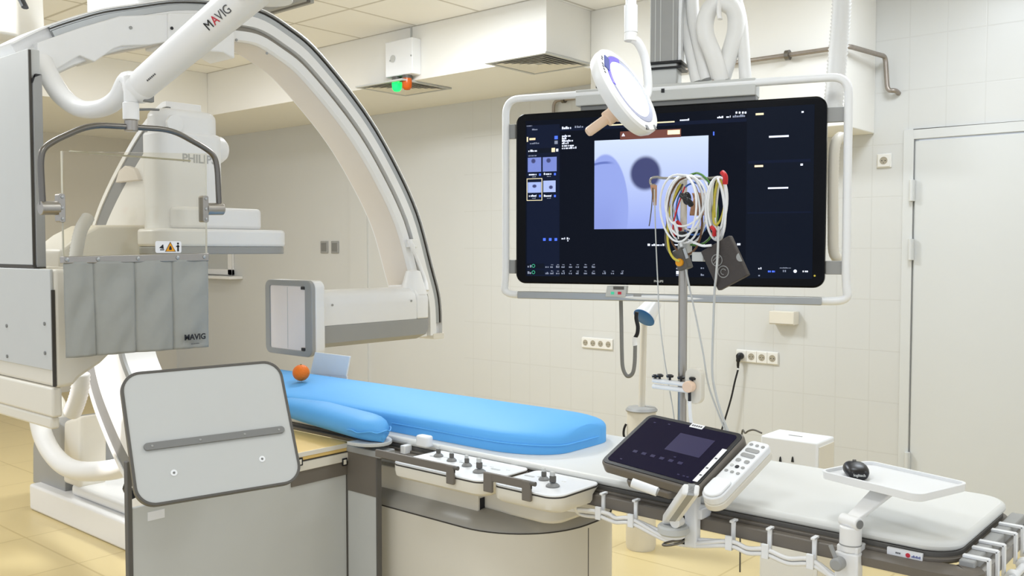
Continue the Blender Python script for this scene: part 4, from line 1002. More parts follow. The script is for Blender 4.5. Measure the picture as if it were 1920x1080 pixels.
# blue mattress lying on the pad
def mat_top(x, s):      # s -1..1 across
    return .05+.030*(1-abs(s)**3)
MX0, MX1 = -3.35, -1.505
mt = MB(); rings = []
def msec(x, f=1.0, zf=1.0):
    y0, y1 = 1.868, 2.262; yc = (y0+y1)/2; hw_ = (y1-y0)/2*f; out = []
    for k in range(9): out.append((yc-hw_+2*hw_*k/8, .9455))
    for s, z in ((1.0, .010), (1.0, .040), (.985, .049), (.955, .054), (.85, .060), (.6, .069), (.3, .076), (0, .078), (-.3, .075), (-.6, .068), (-.85, .059), (-.955, .053), (-.985, .048), (-1.0, .039), (-1.0, .010)):
        out.append((yc+hw_*s, .9455+z*zf))
    return [V(x, y, z) for y, z in out]
N = 26
rings.append(msec(MX0, .96, .9))
for i in range(1, N): rings.append(msec(MX0+(MX1-.2-MX0)*i/N))
for k in range(1, 11):
    a = PI/2*k/10; xx = MX1-.2+.2*math.sin(a); ff = 1-(.2/.197)*(1-math.cos(a))*.62; zz = 1-.16*(math.sin(a))**4
    rings.append(msec(xx, max(ff, .3), zz))
mt.loft(rings)
mt_o = mt.build('mattress', 'blue', None, angle=70, label='long bright blue mattress lying on the white table pad', cat='mattress')
pp = [(r[-1]+r[-2])/2*1.0+V(0, 0, .002) for r in rings[-16:]]
yc_ = (1.868+2.262)/2
pp = [V(p.x+(.0012 if i > 5 else 0), p.y-.0012, p.z) for i, p in enumerate(pp)]
pp += [V(MX1+.0012, yc_-.0, pp[-1].z), V(MX1+.0012, yc_+.06, pp[-1].z)]
b = MB(); b.tube(pp, .0022, 8, sm=3); b.build('seam_piping', 'blue', mt_o, angle=60)

# orange
oc = onZ(556, 717, 1.022)
b = MB(); b.ball((0, 0, 0), .0305, 28, .96); 
bmesh.ops.translate(b.bm, vec=(oc.x, oc.y+.02, 1.0265+.028), verts=b.bm.verts)
og = b.build('orange', 'orange', None, angle=80, label='single whole orange resting on the blue mattress', cat='orange')
MB().cyl((oc.x, oc.y+.02, 1.0265+.0565), (oc.x, oc.y+.02, 1.0265+.059), .004, .0025, 8).build('stem', 'stem', og)

# arm cushion
ca, cb = V(-2.52, 1.80, .955), V(-1.985, 1.742, .947)
ax_ = (cb-ca).normalized(); sd_ = V(0, 0, 1).cross(ax_).normalized(); b = MB(); rings = []
for i in range(23):
    u = i/22; e = min(1, math.sqrt(max(0, 1-max(0, (u-.80)/.2)**2.2)))*min(1, .72+.28*min(1, u/.35)); e = max(e, .12)
    c = ca.lerp(cb, u); hw_, hh = .062*e, .068*(.35+.65*e); ring = []
    for k in range(24):
        a = 2*PI*k/24; cx_, sz_ = math.cos(a), math.sin(a)
        ring.append(c+sd_*hw_*math.copysign(abs(cx_)**.75, cx_)+V(0, 0, (hh*.5+hh*.5*math.copysign(abs(sz_)**.8, sz_))))
    rings.append(ring)
b.loft(rings)
cu = b.build('arm_cushion', 'blue2', None, angle=75, label='small worn blue arm cushion with rounded end on the beige board', cat='cushion')
b = MB(); pp = []
for i in range(13):
    a = -PI*.52+PI*1.0*i/12; pp.append(cb+ax_*(-.085+.088*math.cos(a))+sd_*(.0625*math.sin(a))+V(0, 0, .030+.003*math.sin(i*2.1)))
b.tube(pp, .0022, 6, sm=3); b.build('seam_piping', 'blue2', cu, angle=60)
b = MB(); rings = []
for s in (1,):
    b.prism([(cb+ax_*(-.085+.092*math.cos(-PI/2+PI*i/12))+sd_*(.066*math.sin(-PI/2+PI*i/12))).to_2d() for i in range(13)], .936, .946)
b.build('support_plate', 'lgrey', cu, bevel=.002)
c = cb-ax_*.07; MB().cyl((c.x, c.y, .905), (c.x, c.y, .936), .014).build('support_knob', 'black', cu)

# beige board under the cushion
b0, b1 = V(-2.118, 1.40, .93), V(-2.118, 1.735, .93)
bd = MB().box(-2.62, -2.118, 1.40, 1.735, .906, .93).build('arm_board', 'wood', None, bevel=.002, label='pale wooden board under the arm cushion beside the table', cat='board')
MB().box(-2.62, -2.116, 1.40, 1.737, .9035, .9055).build('board_gap', 'seam', bd, smooth=False)
MB().box(-2.61, -2.117, 1.402, 1.733, .876, .9033).build('lower_tray', 'cream', bd, bevel=.002)
MB().box(-2.6, -2.1165, 1.41, 1.733, .917, .9295).build('cream_edge', 'cream', bd, smooth=False)
for px in (562, 646):
    c = onX(px, 866, -2.116); b = MB(); b.box(-2.117, -2.113, c.y-.009, c.y+.009, c.z-.011, c.z+.011); b.build('clip', 'black', bd, bevel=.001)
    b = MB(); b.box(-2.1135, -2.112, c.y-.006, c.y+.004, c.z-.007, c.z+.007); b.build('clip_face', 'cream', bd, smooth=False)

# ------------------------------------------------------------------ table side lead shield
ls = thing('table_shield', 'rounded light grey lead shield panel with dark edge hung at the table side', 'radiation shield', (-2.1, 1.3, 0))
BL_, TL_, TR_, BR_ = [Vector(v) for v in ((-1.95, .971, .924), (-2.08, 1.037, 1.207), (-1.98, 1.409, 1.213), (-1.849, 1.343, .93))]
lc_ = (BL_+TL_+TR_+BR_)/4; lxx = ((TR_-TL_)+(BR_-BL_)).normalized(); ly0 = ((TL_-BL_)+(TR_-BR_)).normalized(); lyy = (ly0-lxx*ly0.dot(lxx)).normalized(); lz = lxx.cross(lyy)
LF = frame(lc_, lxx, lyy, lz); lw_, lh_ = ((TR_-TL_).length+(BR_-BL_).length)/2, ((TL_-BL_).length+(TR_-BR_).length)/2
up_ = MB(LF).prism(rrect(lw_-.008, lh_-.008, .042, 10), -.006, .006).build('upper_panel', 'lgrey', ls, bevel=.001)
b = MB(LF); oo = rrect(lw_, lh_, .046, 10); ii = rrect(lw_-.012, lh_-.012, .041, 10); n = len(oo)
q1_ = [[b.v((x, y, z)) for x, y in oo] for z in (-.009, .0085)]; q2_ = [[b.v((x, y, z)) for x, y in ii] for z in (.0085, -.009)]
for A0, A1 in ((q1_[0], q1_[1]), (q1_[1], q2_[0]), (q2_[0], q2_[1]), (q2_[1], q1_[0])):
    for i in range(n): b.face([A0[i], A0[(i+1) % n], A1[(i+1) % n], A1[i]])
b.build('edge_trim', 'dgrey', up_, bevel=.001)
def lp(px, py):
    r = ray(px, py); tt = (lc_-_O).dot(lz)/r.dot(lz); q = _O+r*tt-lc_; return q.dot(lxx), q.dot(lyy)
s0, s1 = lp(268, 841), lp(531, 807)
am = math.atan2(s1[1]-s0[1], s1[0]-s0[0]); sl = math.hypot(s1[0]-s0[0], s1[1]-s0[1])
SF = LF @ Matrix.Translation(((s0[0]+s1[0])/2, (s0[1]+s1[1])/2, .006)) @ Matrix.Rotation(am, 4, 'Z')
st_ = MB(SF).prism(rrect(sl, .0175, .0085, 6), 0, .006).build('fixing_bar', 'grey', up_, bevel=.001)
for f_ in (-.45, -.12, .2, .46): b = MB(SF); b.lathe([(.003, .006), (.0025, .0075), (0, .008)], (sl*f_*.99, 0, 0), (0, 0, 1), 12); b.build('screw', 'mgrey', st_)
for px, py in ((325, 888), (490, 862)):
    x, y = lp(px, py); b = MB(LF); b.lathe([(.0075, .006), (.0075, .0075), (.003, .008), (.0025, .006), (0, .0055)], (x, y, 0), (0, 0, 1), 16); b.build('screw_cup', 'cleanwhite', up_)
    b = MB(LF); b.cyl((x, y, .0078), (x, y, .0085), .002, n=8); b.build('screw', 'grey', up_)
# lower skirt
LX = -2.125
yl, yr = 1.068, 1.728
lo_ = MB().box(LX-.012, LX, yl, yr-.006, .3, .875).build('lower_panel', 'lgrey', ls, bevel=.002)
MB().box(LX-.014, LX+.003, yl-.012, yl, .3, .99).build('hinge_post', 'dgrey', ls, bevel=.002)
MB().box(LX-.002, LX+.004, onX(545, 890, LX).y, yr-.006, .836, .876).build('top_band', 'taupe', lo_, bevel=.001)
MB().box(LX-.01, LX+.004, yr-.006, yr, .3, .93).build('fold_edge', 'dgrey', ls, smooth=False)
a_, c_ = onX(277, 961, LX+.001), onX(309, 970, LX+.001)
MB().box(LX-.001, LX+.0012, a_.y, c_.y, c_.z, a_.z).build('label', 'sticker', lo_, smooth=False)
# side flap along the table
sx0, sx1 = LX+.004, onY(710, 900, yr).x
fl_ = MB().box(sx0, sx1, yr-.004, yr+.008, .3, .79).build('side_flap', 'lgrey', ls, bevel=.001)
MB().box(sx0, sx1, yr-.006, yr+.008, .79, .915).build('flap_band', 'taupe', ls, bevel=.001)
MB().box(sx1-.004, sx1+.002, yr-.007, yr+.009, .3, .915).build('fold_edge', 'dgrey', ls, smooth=False)
MB().box(sx0-.02, sx1+.015, yr-.01, yr+.05, .905, .924).build('hanger', 'mgrey', ls, bevel=.003)
MB().box(LX-.03, sx1, yr+.045, TY0-.032, .889, .9).build('hanger_arm', 'taupe', ls, bevel=.002)
MB().box(-2.0, -1.93, 1.5, 1.53, .2, .32).build('floor_spacer', 'dgrey', ls)

# white sheet standing behind the mattress
a_ = onY(590, 661, 2.29); c_ = onY(654, 698, 2.29)
sh_ = MB(frame((0, 2.29, 0), (1, 0, 0), (0, 0, 1), (0, -1, 0)))
p4 = [onY(px, py, 2.29) for px, py in ((583, 700), (592, 660), (657, 668), (650, 705))]
sh_.prism([(p.x, p.z) for p in p4[:2]+p4[2:]], -.004, .004)
sh_.box(min(p.x for p in p4)+.02, max(p.x for p in p4)-.02, .89, p4[0].z+.01, -.003, .003)
sheet = sh_.build('side_guard', 'cleanwhite', None, bevel=.001, label='pale grey flat guard plate standing behind the far side of the blue mattress', cat='guard plate')

# ------------------------------------------------------------------ control modules on the rail
def module(C, lab, joys, guard, name='control_module'):
    """C: near-left, near-right, far-right world corners at top height"""
    nl, nr, fr_ = [Vector(c) for c in C]
    xd = (nr-nl).normalized(); yd = V(-xd.y, xd.x, 0); W_ = (nr-nl).length; D_ = (fr_-nr).dot(yd); z = nl.z
    T = frame((nl+nr)/2+yd*D_/2, xd, yd, V(0, 0, 1))
    t = thing(name, lab, 'control unit', (nl+nr)/2+V(0, 0, -.03), 'table side control units')
    o = rrect(W_, D_, [.038, .02, .02, .022], 8)
    MB(T).prism(o, -.006, 0).build('top_panel', 'cleanwhite', t, bevel=.004)
    MB(T).prism([(x*.997, y*.99) for x, y in o], -.009, -.006).build('seam', 'seam', t, smooth=False)
    b = MB(T); b.loft([[V(x*s, min(y*s2, D_/2-.034) if z_ < -.015 else y*s2, z_) for x, y in o] for s, s2, z_ in ((.93, .86, -.044), (.985, .97, -.036), (1, 1, -.022), (1, 1, -.009))]); b.build('body', 'cream', t, angle=40)
    for (jx, jy, big) in joys:
        k = 1.25 if big else 1
        j = MB(T).lathe([(.0135*k, 0), (.0135*k, .003), (.0085*k, .008), (.006*k, .009)], (jx, jy, 0), (0, 0, 1), 20).build('joystick', 'grey', t)
        b = MB(T); b.cbox((jx, jy, .0145*k), (.011*k, .008*k, .012*k)); b.build('grip', 'dgrey', j, bevel=.001)
        b = MB(T); b.cbox((jx-.001, jy, .0245*k), (.0095*k, .0075*k, .009*k)); b.build('grip_top', 'lgrey', j, bevel=.002)
    rr = random.Random(len(joys))
    for i in range(5 if W_ > .3 else 3):
        x = -W_*.36+i*W_*.17; b = MB(T); b.prism(rrect(.03, .008, .003, 3, x, D_*.12+.01*(i % 2)), 0, .0012); b.build('key', 'lgrey', t, smooth=False)
        b = MB(T); b.prism(rrect(.012, .006, .002, 3, x+.03, D_*.2), 0, .0012); b.build('key', 'white', t, smooth=False)
    gx0, gx1, open_left = guard
    gz = .026; gy = -D_/2-.006
    b = MB(T); b.box(gx0, gx1, gy-.004, gy+.004, .006, gz)
    b.box(gx1-.026, gx1, gy-.005, gy+.003, -.022, gz-.001)
    if not open_left: b.box(gx0, gx0+.028, gy-.005, gy+.003, -.022, gz-.001)
    b.build('guard_bar', 'taupe', t, bevel=.002)
    b = MB(T); b.cyl((gx1-.002, gy, .021), (gx1+.012, gy, .021), .0055, n=12); b.build('guard_knob', 'dgrey', t)
    return t, T, W_, D_
ZM = .934
YA_ = onZ(820, 884, ZM).y; YB_ = onZ(980, 918, ZM).y
def xat(px, Y, z=ZM):        # x on the line y=Y, z where the picture column is px
    k = (px-960)/F; return (Y*(k*_c-_s*1.0)/(k*_s+_c*1.0))
A0 = V(xat(732, YA_), YA_, ZM); A1 = V(xat(905, YA_), YA_, ZM)
m1, T1, W1, D1 = module((A0, A1, A1+V(0, TY0-.006-YA_, 0)), 'longer white control unit with four joysticks on the table rail', [(-.11, .03, 0), (-.045, .015, 0), (.025, .0, 0), (.095, -.028, 1)], (-.22, .075, True))
B0 = V(xat(922, YB_), YB_, ZM); B1 = V(xat(1044, YB_), YB_, ZM)
m2, T2, W2, D2 = module((B0, B1, B1+V(0, TY0-.006-YB_, 0)), 'shorter white control unit with two joysticks on the table rail', [(-.02, .015, 0), (.035, -.02, 1)], (-.118, .03, False))

# ------------------------------------------------------------------ touch screen unit
s_ = .85
TBM = Matrix.Translation((-1.276*s_, 2.137*s_, 1.5-.534*s_)) @ Matrix.Rotation(-.152, 4, 'Z') @ Matrix.Rotation(.478, 4, 'X') @ Matrix.Rotation(.04, 4, 'Y')
tw_, th_ = .33*s_, .24*s_
tu = thing('touch_screen_unit', 'tilted dark tablet screen with white remote keypad clamped to the table rail', 'control screen', (-1.0, 1.81, .86))
MB(TBM).prism(rrect(tw_, th_, .02, 8), -.03, -.002).build('tablet_body', 'taupe', tu, bevel=.005)
MB(TBM).prism(rrect(tw_-.008, th_-.008, .018, 8), -.003, .0).build('tablet_bezel', 'black', tu, bevel=.001)
tsn = MB(TBM).prism(rrect(tw_-.03, th_-.028, .01, 6), -.001, .0007).build('tablet_glass', 'tabscreen', tu, smooth=False)
b = MB(TBM); b.box(-.012, .085, -.01, .055, .0008, .001); b.build('picture_area', 'tabdim', tsn, smooth=False)
for i in range(6): b = MB(TBM); b.cbox((-.075+i*.026, -.04, .001), (.012, .008, .0006)); b.build('icon', 'tabdim', tsn, smooth=False)
for x, y in ((-.1, .07), (-.09, -.075), (.03, -.026), (.075, -.075), (.09, -.075), (.1, -.075), (-.06, .075)): b = MB(TBM); b.cbox((x, y, .001), (.006, .003, .0006)); b.build('icon', 'tabdim', tsn, smooth=False)
b = MB(TBM); b.cbox((.012, th_/2-.013, .001), (.036, .014, .001)); st2 = b.build('sticker', 'sticker', tu, smooth=False)
b = MB(TBM)
for i in range(5): b.cbox((.0+i*.006, th_/2-.013, .0018), (.004, .005, .0006))
b.build('sticker_lettering', 'inkdark', st2, smooth=False)
b = MB(TBM); b.box(tw_/2-.022, tw_/2-.01, -.082, .035, .0008, .0018); st3 = b.build('label_strip', 'sticker', tu, smooth=False)
for y in (-.035, .0, -.06): b = MB(TBM); b.cbox((tw_/2-.016, y, .002), (.006, .004, .0004)); b.build('strip_mark', 'inkdark', st3, smooth=False)
b = MB(TBM); b.prism(rrect(.13, .05, .01, 4, .0, -th_/2+.02), -.05, -.03); b.build('tablet_grip', 'taupe', tu, bevel=.004)
# keypad at the right
KM = TBM @ Matrix.Translation((tw_/2+.031, -.004, -.016)) @ Matrix.Rotation(-.03, 4, 'Z')
kb = MB(KM); kb.prism(rrect(.052, .205, [.026, .012, .012, .026], 8), -.014, .004); kp = kb.build('keypad', 'cleanwhite', tu, bevel=.003)
MB(KM).prism(rrect(.054, .207, [.027, .013, .013, .027], 8), -.03, -.014).build('keypad_base', 'cream', kp, bevel=.003)
MB(KM).prism(rrect(.046, .06, [.022, .012, .012, .022], 8, 0, -.068), .004, .0095).build('palm_rest', 'cleanwhite', kp, bevel=.003)
def key(x, y, w_, h_, m__, z=.0055): MB(KM).prism(rrect(w_, h_, min(w_, h_)*.4, 3, x, y), .004, z).build('key', m__, kp, smooth=False)
for x in (-.015, 0, .015): key(x, .087, .008, .007, 'mgrey')
for y in (.068, .05): key(-.0, y, .034, .012, 'mgrey')
key(-.011, .03, .012, .01, 'mgrey'); key(.011, .03, .012, .01, 'mgrey')
key(-.014, .01, .008, .007, 'lgrey'); key(0, .009, .009, .009, 'ink'); key(.014, .01, .008, .007, 'mgrey')
for x in (-.015, 0, .015): key(x, -.01, .008, .007, 'mgrey')
# arm and clamp
def mid(px, py, Y): return onY(px, py, Y)
c = mid(1290, 985, 1.80)
MB().box(c.x+.005, c.x+.03, TY0-.05, TY0-.028, .862, .925).build('rail_clamp', 'cleanwhite', tu, bevel=.003)
MB().box(c.x-.005, c.x+.045, TY0-.045, TY0+.0, .907, .93).build('clamp_hook', 'cleanwhite', tu, bevel=.003)
MB().box(c.x-.02, c.x+.012, TY0-.055, TY0-.03, .845, .915).build('clamp_body', 'lgrey', tu, bevel=.003)
hp_ = onY(1262, 992, 1.745)
b = MB(); b.lathe([(.03, -.01), (.034, -.006), (.034, .006), (.03, .01)], hp_, (0, 0, 1)); b.build('arm_pivot', 'lgrey', tu)
b = MB(); b.cyl(hp_+V(0, 0, -.016), hp_+V(0, 0, -.01), .026); b.build('pivot_ring', 'white', tu)
MB().cyl(hp_+V(0, 0, .005), V(c.x, TY0-.045, hp_.z+.005), .013).build('pivot_link', 'lgrey', tu)
u1 = onY(1258, 972, 1.74); u2 = at(1296, 918, 1.84)
ld = (u2-u1).normalized(); lw2 = V(.93, .35, 0).normalized(); ln = ld.cross(lw2).normalized()
b = MB(); b.loft([[p+lw2*a_*.017+ln*c_*.012 for a_, c_ in ((-1, -1), (1, -1), (1, 1), (-1, 1))] for p in (u1-ld*.012, u2)]); b.build('arm_link', 'white', tu, bevel=.005)
b = MB(); b.loft([[p+lw2*a_*.007+ln*c_*.0125 for a_, c_ in ((-1, -1), (1, -1), (1, 1), (-1, 1))] for p in (u1+ld*.02, u2)]); b.build('arm_groove', 'mgrey', tu, bevel=.001)
ca_, cb2 = onY(1278, 930, TY0-.045), onY(1309, 1028, TY0-.045)
MB().box(ca_.x, cb2.x, TY0-.055, TY0-.032, cb2.z, ca_.z+.02).build('arm_column', 'cleanwhite', tu, bevel=.005)
b = MB(); p = onY(1270, 978, 1.735); b.cyl(p+V(0, -.012, 0), p+V(0, .012, 0), .012); b.build('link_bolt', 'white', tu, bevel=.001)
b = MB(TBM); b.box(-.03, .09, -.07, .03, -.062, -.05); b.build('mount_plate', 'cleanwhite', tu, bevel=.004)
b = MB(); b.cyl(at(1185, 905, 1.87), at(1232, 922, 1.85), .0095); b.build('tilt_handle', 'cleanwhite', tu)
b = MB(); b.cyl(at(1231, 921.5, 1.851), at(1234, 923, 1.85), .0075); b.build('handle_cap', 'mgrey', tu)
rp = onY(1262, 1018, 1.745)
b = MB(); b.tube([rp+V(.022*math.cos(a*PI/10), .022*math.sin(a*PI/10), -.0+.006*math.cos(a*PI/10)) for a in range(20)], .0028, 8, True); b.build('hook_ring', 'darksteel', tu, angle=60)

# ------------------------------------------------------------------ tray with mouse on the rail
tk = .72
TT = Matrix.Translation((-.625, 1.911, 1.031)) @ Matrix.Rotation(-.287, 4, 'Z')
trw, trh = .232, .169
ty = thing('rail_tray', 'small white tray on an arm clamped to the foot of the table rail', 'tray', (-.66, 1.8, .85))
o = rrect(trw, trh, .022, 8); i_ = rrect(trw-.012, trh-.012, .017, 8); n = len(o)
MB(TT).prism(rrect(trw-.01, trh-.01, .018, 8), -.006, .0).build('tray_plate', 'cleanwhite', ty, smooth=False)
b = MB(TT); q1_ = [[b.v((x*k, y*k, z)) for x, y in o] for k, z in ((.985, -.009), (1, .007))]; q2_ = [[b.v((x, y, z)) for x, y in i_] for z in (.007, -.001)]
for A_, B_ in ((q1_[0], q1_[1]), (q1_[1], q2_[0]), (q2_[0], q2_[1])):
    for i in range(n): b.face([A_[i], A_[(i+1) % n], B_[(i+1) % n], B_[i]])
b.face(q1_[0][::-1]); b.build('tray_rim', 'cleanwhite', ty, bevel=.001)
cc = onY(1596, 1040, 1.80)
MB().box(cc.x-.024, cc.x+.022, TY0-.05, TY0-.02, .835, .905).build('rail_clamp', 'white', ty, bevel=.004)
MB().box(cc.x-.022, cc.x+.02, TY0-.045, TY0+.0, .904, .918).build('clamp_cover', 'white', ty, bevel=.003)
pc = V(cc.x, TY0-.03, 0)
MB().cyl(pc+V(0, 0, .905), pc+V(0, 0, .955), .021).build('post', 'white', ty, bevel=.003)
MB().cyl(pc+V(0, 0, .918), pc+V(0, 0, .9205), .0215).build('post_groove', 'mgrey', ty)
hz = pc+V(0, 0, .963); hd_ = V(.92, -.38, 0)
MB().cyl(hz-hd_*.022, hz+hd_*.022, .0125).build('hinge_barrel', 'white', ty, bevel=.002)
MB().cyl(hz+hd_*.0215, hz+hd_*.024, .0085).build('hinge_cap', 'grey', ty)
ae = TT @ V(.0, -.01, -.012); sdv = V(.93, -.37, 0)
b = MB(); s0_, s1_ = hz+V(0, .01, .004), ae+V(0, 0, .0)
nz = (s1_-s0_).normalized().cross(sdv).normalized()
b.loft([[p+sdv*w2*sg+nz*zz for sg, zz in ((-1, -.004), (1, -.004), (1, .004), (-1, .004))] for p, w2 in ((s0_, .015), (s1_, .026))]); b.build('tray_arm', 'white', ty, bevel=.002)
kn = onY(1571, 1057, TY0-.06)
MB().cyl(kn+V(0, -.012, 0), kn+V(0, .02, 0), .013).build('clamp_knob', 'mgrey', ty, bevel=.004)
MB().tube([kn, onY(1557, 1022, TY0-.06)], .0045, 8).build('clamp_lever', 'mgrey', ty)
# mouse
mp_ = onZ(1593, 897, 1.0315)
MF = Matrix.Translation((mp_.x+.003, mp_.y+.026, 1.0315)) @ Matrix.Rotation(.55, 4, 'Z')
b = MB(MF); rings = []
for k in range(15):
    a = PI*k/14; y = -.036*math.cos(a); wv = .0225*(math.sin(a)**.32)*(1-.07*math.cos(2*a))+.0006; hv = .0275*(math.sin(a)**.42)*(1.02-.12*math.cos(a-.3))+.0008
    rings.append([V(wv*math.copysign(abs(math.cos(t_))**.65, math.cos(t_)), y, max(0, hv*(.0+.5+.5*math.sin(t_)))) for t_ in [2*PI*j/20 for j in range(20)]])
b.loft(rings); ms_o = b.build('computer_mouse', 'black', None, angle=70, label='black computer mouse on the small white tray', cat='mouse')
text('logitech', MF @ frame((0, -.0366, .0105), (1, 0, 0), (0, .12, .993), (0, -.993, .12)), .0075, 'lettering', 'lgrey', ms_o, .0002)
b = MB(MF); b.cyl((-.003, .016, .0255), (.003, .016, .0255), .006, n=14); b.build('scroll_wheel', 'dgrey', ms_o)

# ------------------------------------------------------------------ cable hooks and bundle on the rail
def hook_rail(px, lab, proto=None):
    c = onY(px, 470, TY0-.03); 
def make_hook(x):
    y = TY0-.031
    t = thing('cable_hook', 'white plastic cable hook', 'hook', (x, y, .86), 'cable hooks on the side rail')
    MB().box(x-.0045, x+.0045, y-.004, y+.002, .872, .918).build('strap', 'cleanwhite', t, bevel=.001)
    MB().box(x-.0045, x+.0045, y-.012, y+.012, .914, .919).build('hook_lip', 'cleanwhite', t, bevel=.001)
    b = MB(); b.box(x-.0075, x+.0075, y-.024, y-.002, .858, .868); b.box(x-.0075, x+.0075, y-.026, y-.019, .858, .889); b.build('clip', 'cleanwhite', t, bevel=.0015)
    return t
hooks = [(1132, 'white cable hook on the rail first to the right of the control units'), (1193, 'white cable hook on the rail just before the tablet clamp'), (1376, 'white cable hook on the rail first right of the tablet clamp'),
         (1444, 'white cable hook on the rail second right of the tablet clamp'), (1528, 'white cable hook on the rail beside the tray clamp')]
HX = []
hk0 = None
for px, lab in hooks:
    ry = 915+(px-1100)*.222; x = onY(px, ry, TY0-.031).x; HX.append(x)
    if hk0 is None: hk0 = make_hook(x); hk0['label'] = lab
    else: o = copy_tree(hk0); move(o, (x, TY0-.031, .86)); o['label'] = lab
yb = TY0-.046
cbz = .871
t = thing('cable_bundle', 'white cables running through the hooks below the table rail', 'cable', (HX[0], yb, .85))
rr = random.Random(3)
for k in range(3):
    dy, dz = .006*math.cos(k*2.1), .006*math.sin(k*2.1)
    P = [T1 @ V(.12, -.02, -.035), V(-1.46, yb+.02+dy, .855), onY(985, 945, yb)+V(dy, 0, .0), V(HX[0], yb+dy, cbz+dz), V((HX[0]+HX[1])/2, yb+dy, cbz-.006+dz), V(HX[1], yb+dy, cbz+dz),
         V(HX[1]+.09, yb+dy, cbz-.014*(1+.4*k)), V(HX[2]-.09, yb+dy, cbz-.012*(1+.5*k)), V(HX[2], yb+dy, cbz+dz), V((HX[2]+HX[3])/2, yb+dy, cbz-.006+dz), V(HX[3], yb+dy, cbz+dz),
         V((HX[3]+HX[4])/2, yb+dy, cbz-.008+dz), V(HX[4], yb+dy, cbz+dz), V(HX[4]+.05, yb+dy, cbz-.022), V(HX[4]+.12, yb-.01+dy, cbz-.03)]
    if k == 2: P[0] = T2 @ V(.08, .0, -.035); P[1] = V(-1.33, yb+.02, .852); P[2] = V(-1.27, yb+.01, .858)
    MB().tube(P, .0048 if k else .0058, 8, sm=6).build('cable', 'white', t, angle=60)
# end of table: clips and cable
ye = [(1822, 0), (1848, 0), (1866, 0), (1889, 0), (1905, 0)]
CXE = TX1+.05
ec0 = None; ends = ['nearest the corner rail', 'second from the corner rail', 'in the middle of the five', 'fourth from the corner rail', 'farthest from the corner rail']
EY = [1.862, 1.925, 1.975, 2.07, 2.13]
for y, lab in zip(EY, ends):
    if ec0 is None:
        t = thing('end_clip', 'x', 'clip', (CXE, y, .86), 'cable clips on the table end')
        MB().box(TX1+.004, TX1+.05, y-.006, y+.006, .918, .9235).build('strap', 'cleanwhite', t, bevel=.001)
        MB().box(TX1+.046, TX1+.052, y-.006, y+.006, .86, .922).build('hanger', 'cleanwhite', t, bevel=.001)
        MB().cyl((TX1+.064, y-.011, .862), (TX1+.064, y+.011, .862), .0125).build('clip_ring', 'cleanwhite', t, bevel=.001)
        ec0 = t
    else: t = copy_tree(ec0); move(t, (CXE, y, .86))
    t['label'] = 'white cable clip on the end of the table, '+lab
t = thing('end_cable', 'thick white cable held by clips along the foot end of the table', 'cable', (CXE, 2.0, .82))
MB().tube([V(TX1-.1, TY0-.13, .78), V(TX1-.01, TY0-.07, .82), V(TX1+.055, 1.83, .855), V(TX1+.064, 1.92, .862), V(TX1+.066, 2.02, .861), V(TX1+.066, 2.1, .862), V(TX1+.07, 2.17, .872), V(TX1+.06, 2.215, .886), V(TX1+.062, 2.235, .888), V(TX1+.056, 2.245, .88)], .0075, 10, sm=7).build('cable', 'cleanwhite', t, angle=60)
MB().tube([V(TX1+.062, 1.88, .853), V(TX1+.074, 1.96, .85), V(TX1+.07, 2.03, .845), V(TX1+.07, 2.12, .852)], .0055, 10, sm=6).build('thin_cable', 'lgrey', t, angle=60)

# ------------------------------------------------------------------ drip stand on the far rail
PY = 2.293
pb = onY(1278, 780, PY); pt = onY(1283, 338, PY); PX = (pb.x+pt.x)/2
iv = thing('drip_stand', 'steel drip pole clamped to the far table rail with a wire crossbar on top', 'pole', (PX, PY, .87))
MB().cyl((PX, PY, .872), (PX, PY, 1.48), .0125).build('pole', 'steel', iv)
MB().cyl((PX, PY, 1.44), (PX, PY, pt.z), .0095).build('upper_pole', 'cream', iv)
MB().box(PX-.025, PX+.025, PY-.014, PY+.03, .872, .925).build('rail_clamp', 'dgrey', iv, bevel=.004)
bz = onY(1283, 336, PY).z
def ivp(px, py, dy=0): return onY(px, py, PY+dy)
b = MB(); b.tube([ivp(1228, 347), ivp(1221, 346), ivp(1219, 340), ivp(1222, 334), ivp(1232, 332), ivp(1244, 334), ivp(1283, 334), ivp(1330, 334), ivp(1348, 332), ivp(1356, 337), ivp(1358, 346)], .0035, 8, sm=4); b.build('crossbar', 'steel', iv, angle=60)
MB().cyl(ivp(1283, 338), ivp(1283, 329), .011).build('crossbar_boss', 'cleanwhite', iv, bevel=.002)
b = MB(); c = ivp(1284, 467); b.cbox((c.x, c.y, c.z), (.032, .03, .034)); b.build('collar', 'lgrey', iv, bevel=.004)
# clamp with orange screw
b = MB(frame(ivp(1284, 486), V(.94, 0, .34).normalized(), V(0, 1, 0), V(-.34, 0, .94).normalized())); b.cbox((0, -.012, 0), (.034, .034, .06)); b.build('clamp_block', 'dgrey', iv, bevel=.004)
c = ivp(1275, 492, -.03); MB().cyl(c+V(0, -.008, 0), c+V(0, .01, 0), .011).build('clamp_screw', 'warn', iv, bevel=.002)
b = MB(frame(ivp(1286, 475, -.03), V(.94, 0, .34).normalized(), V(0, 1, 0), V(-.34, 0, .94).normalized())); b.cbox((0, 0, 0), (.009, .004, .03)); b.build('clamp_plate', 'alu', iv)
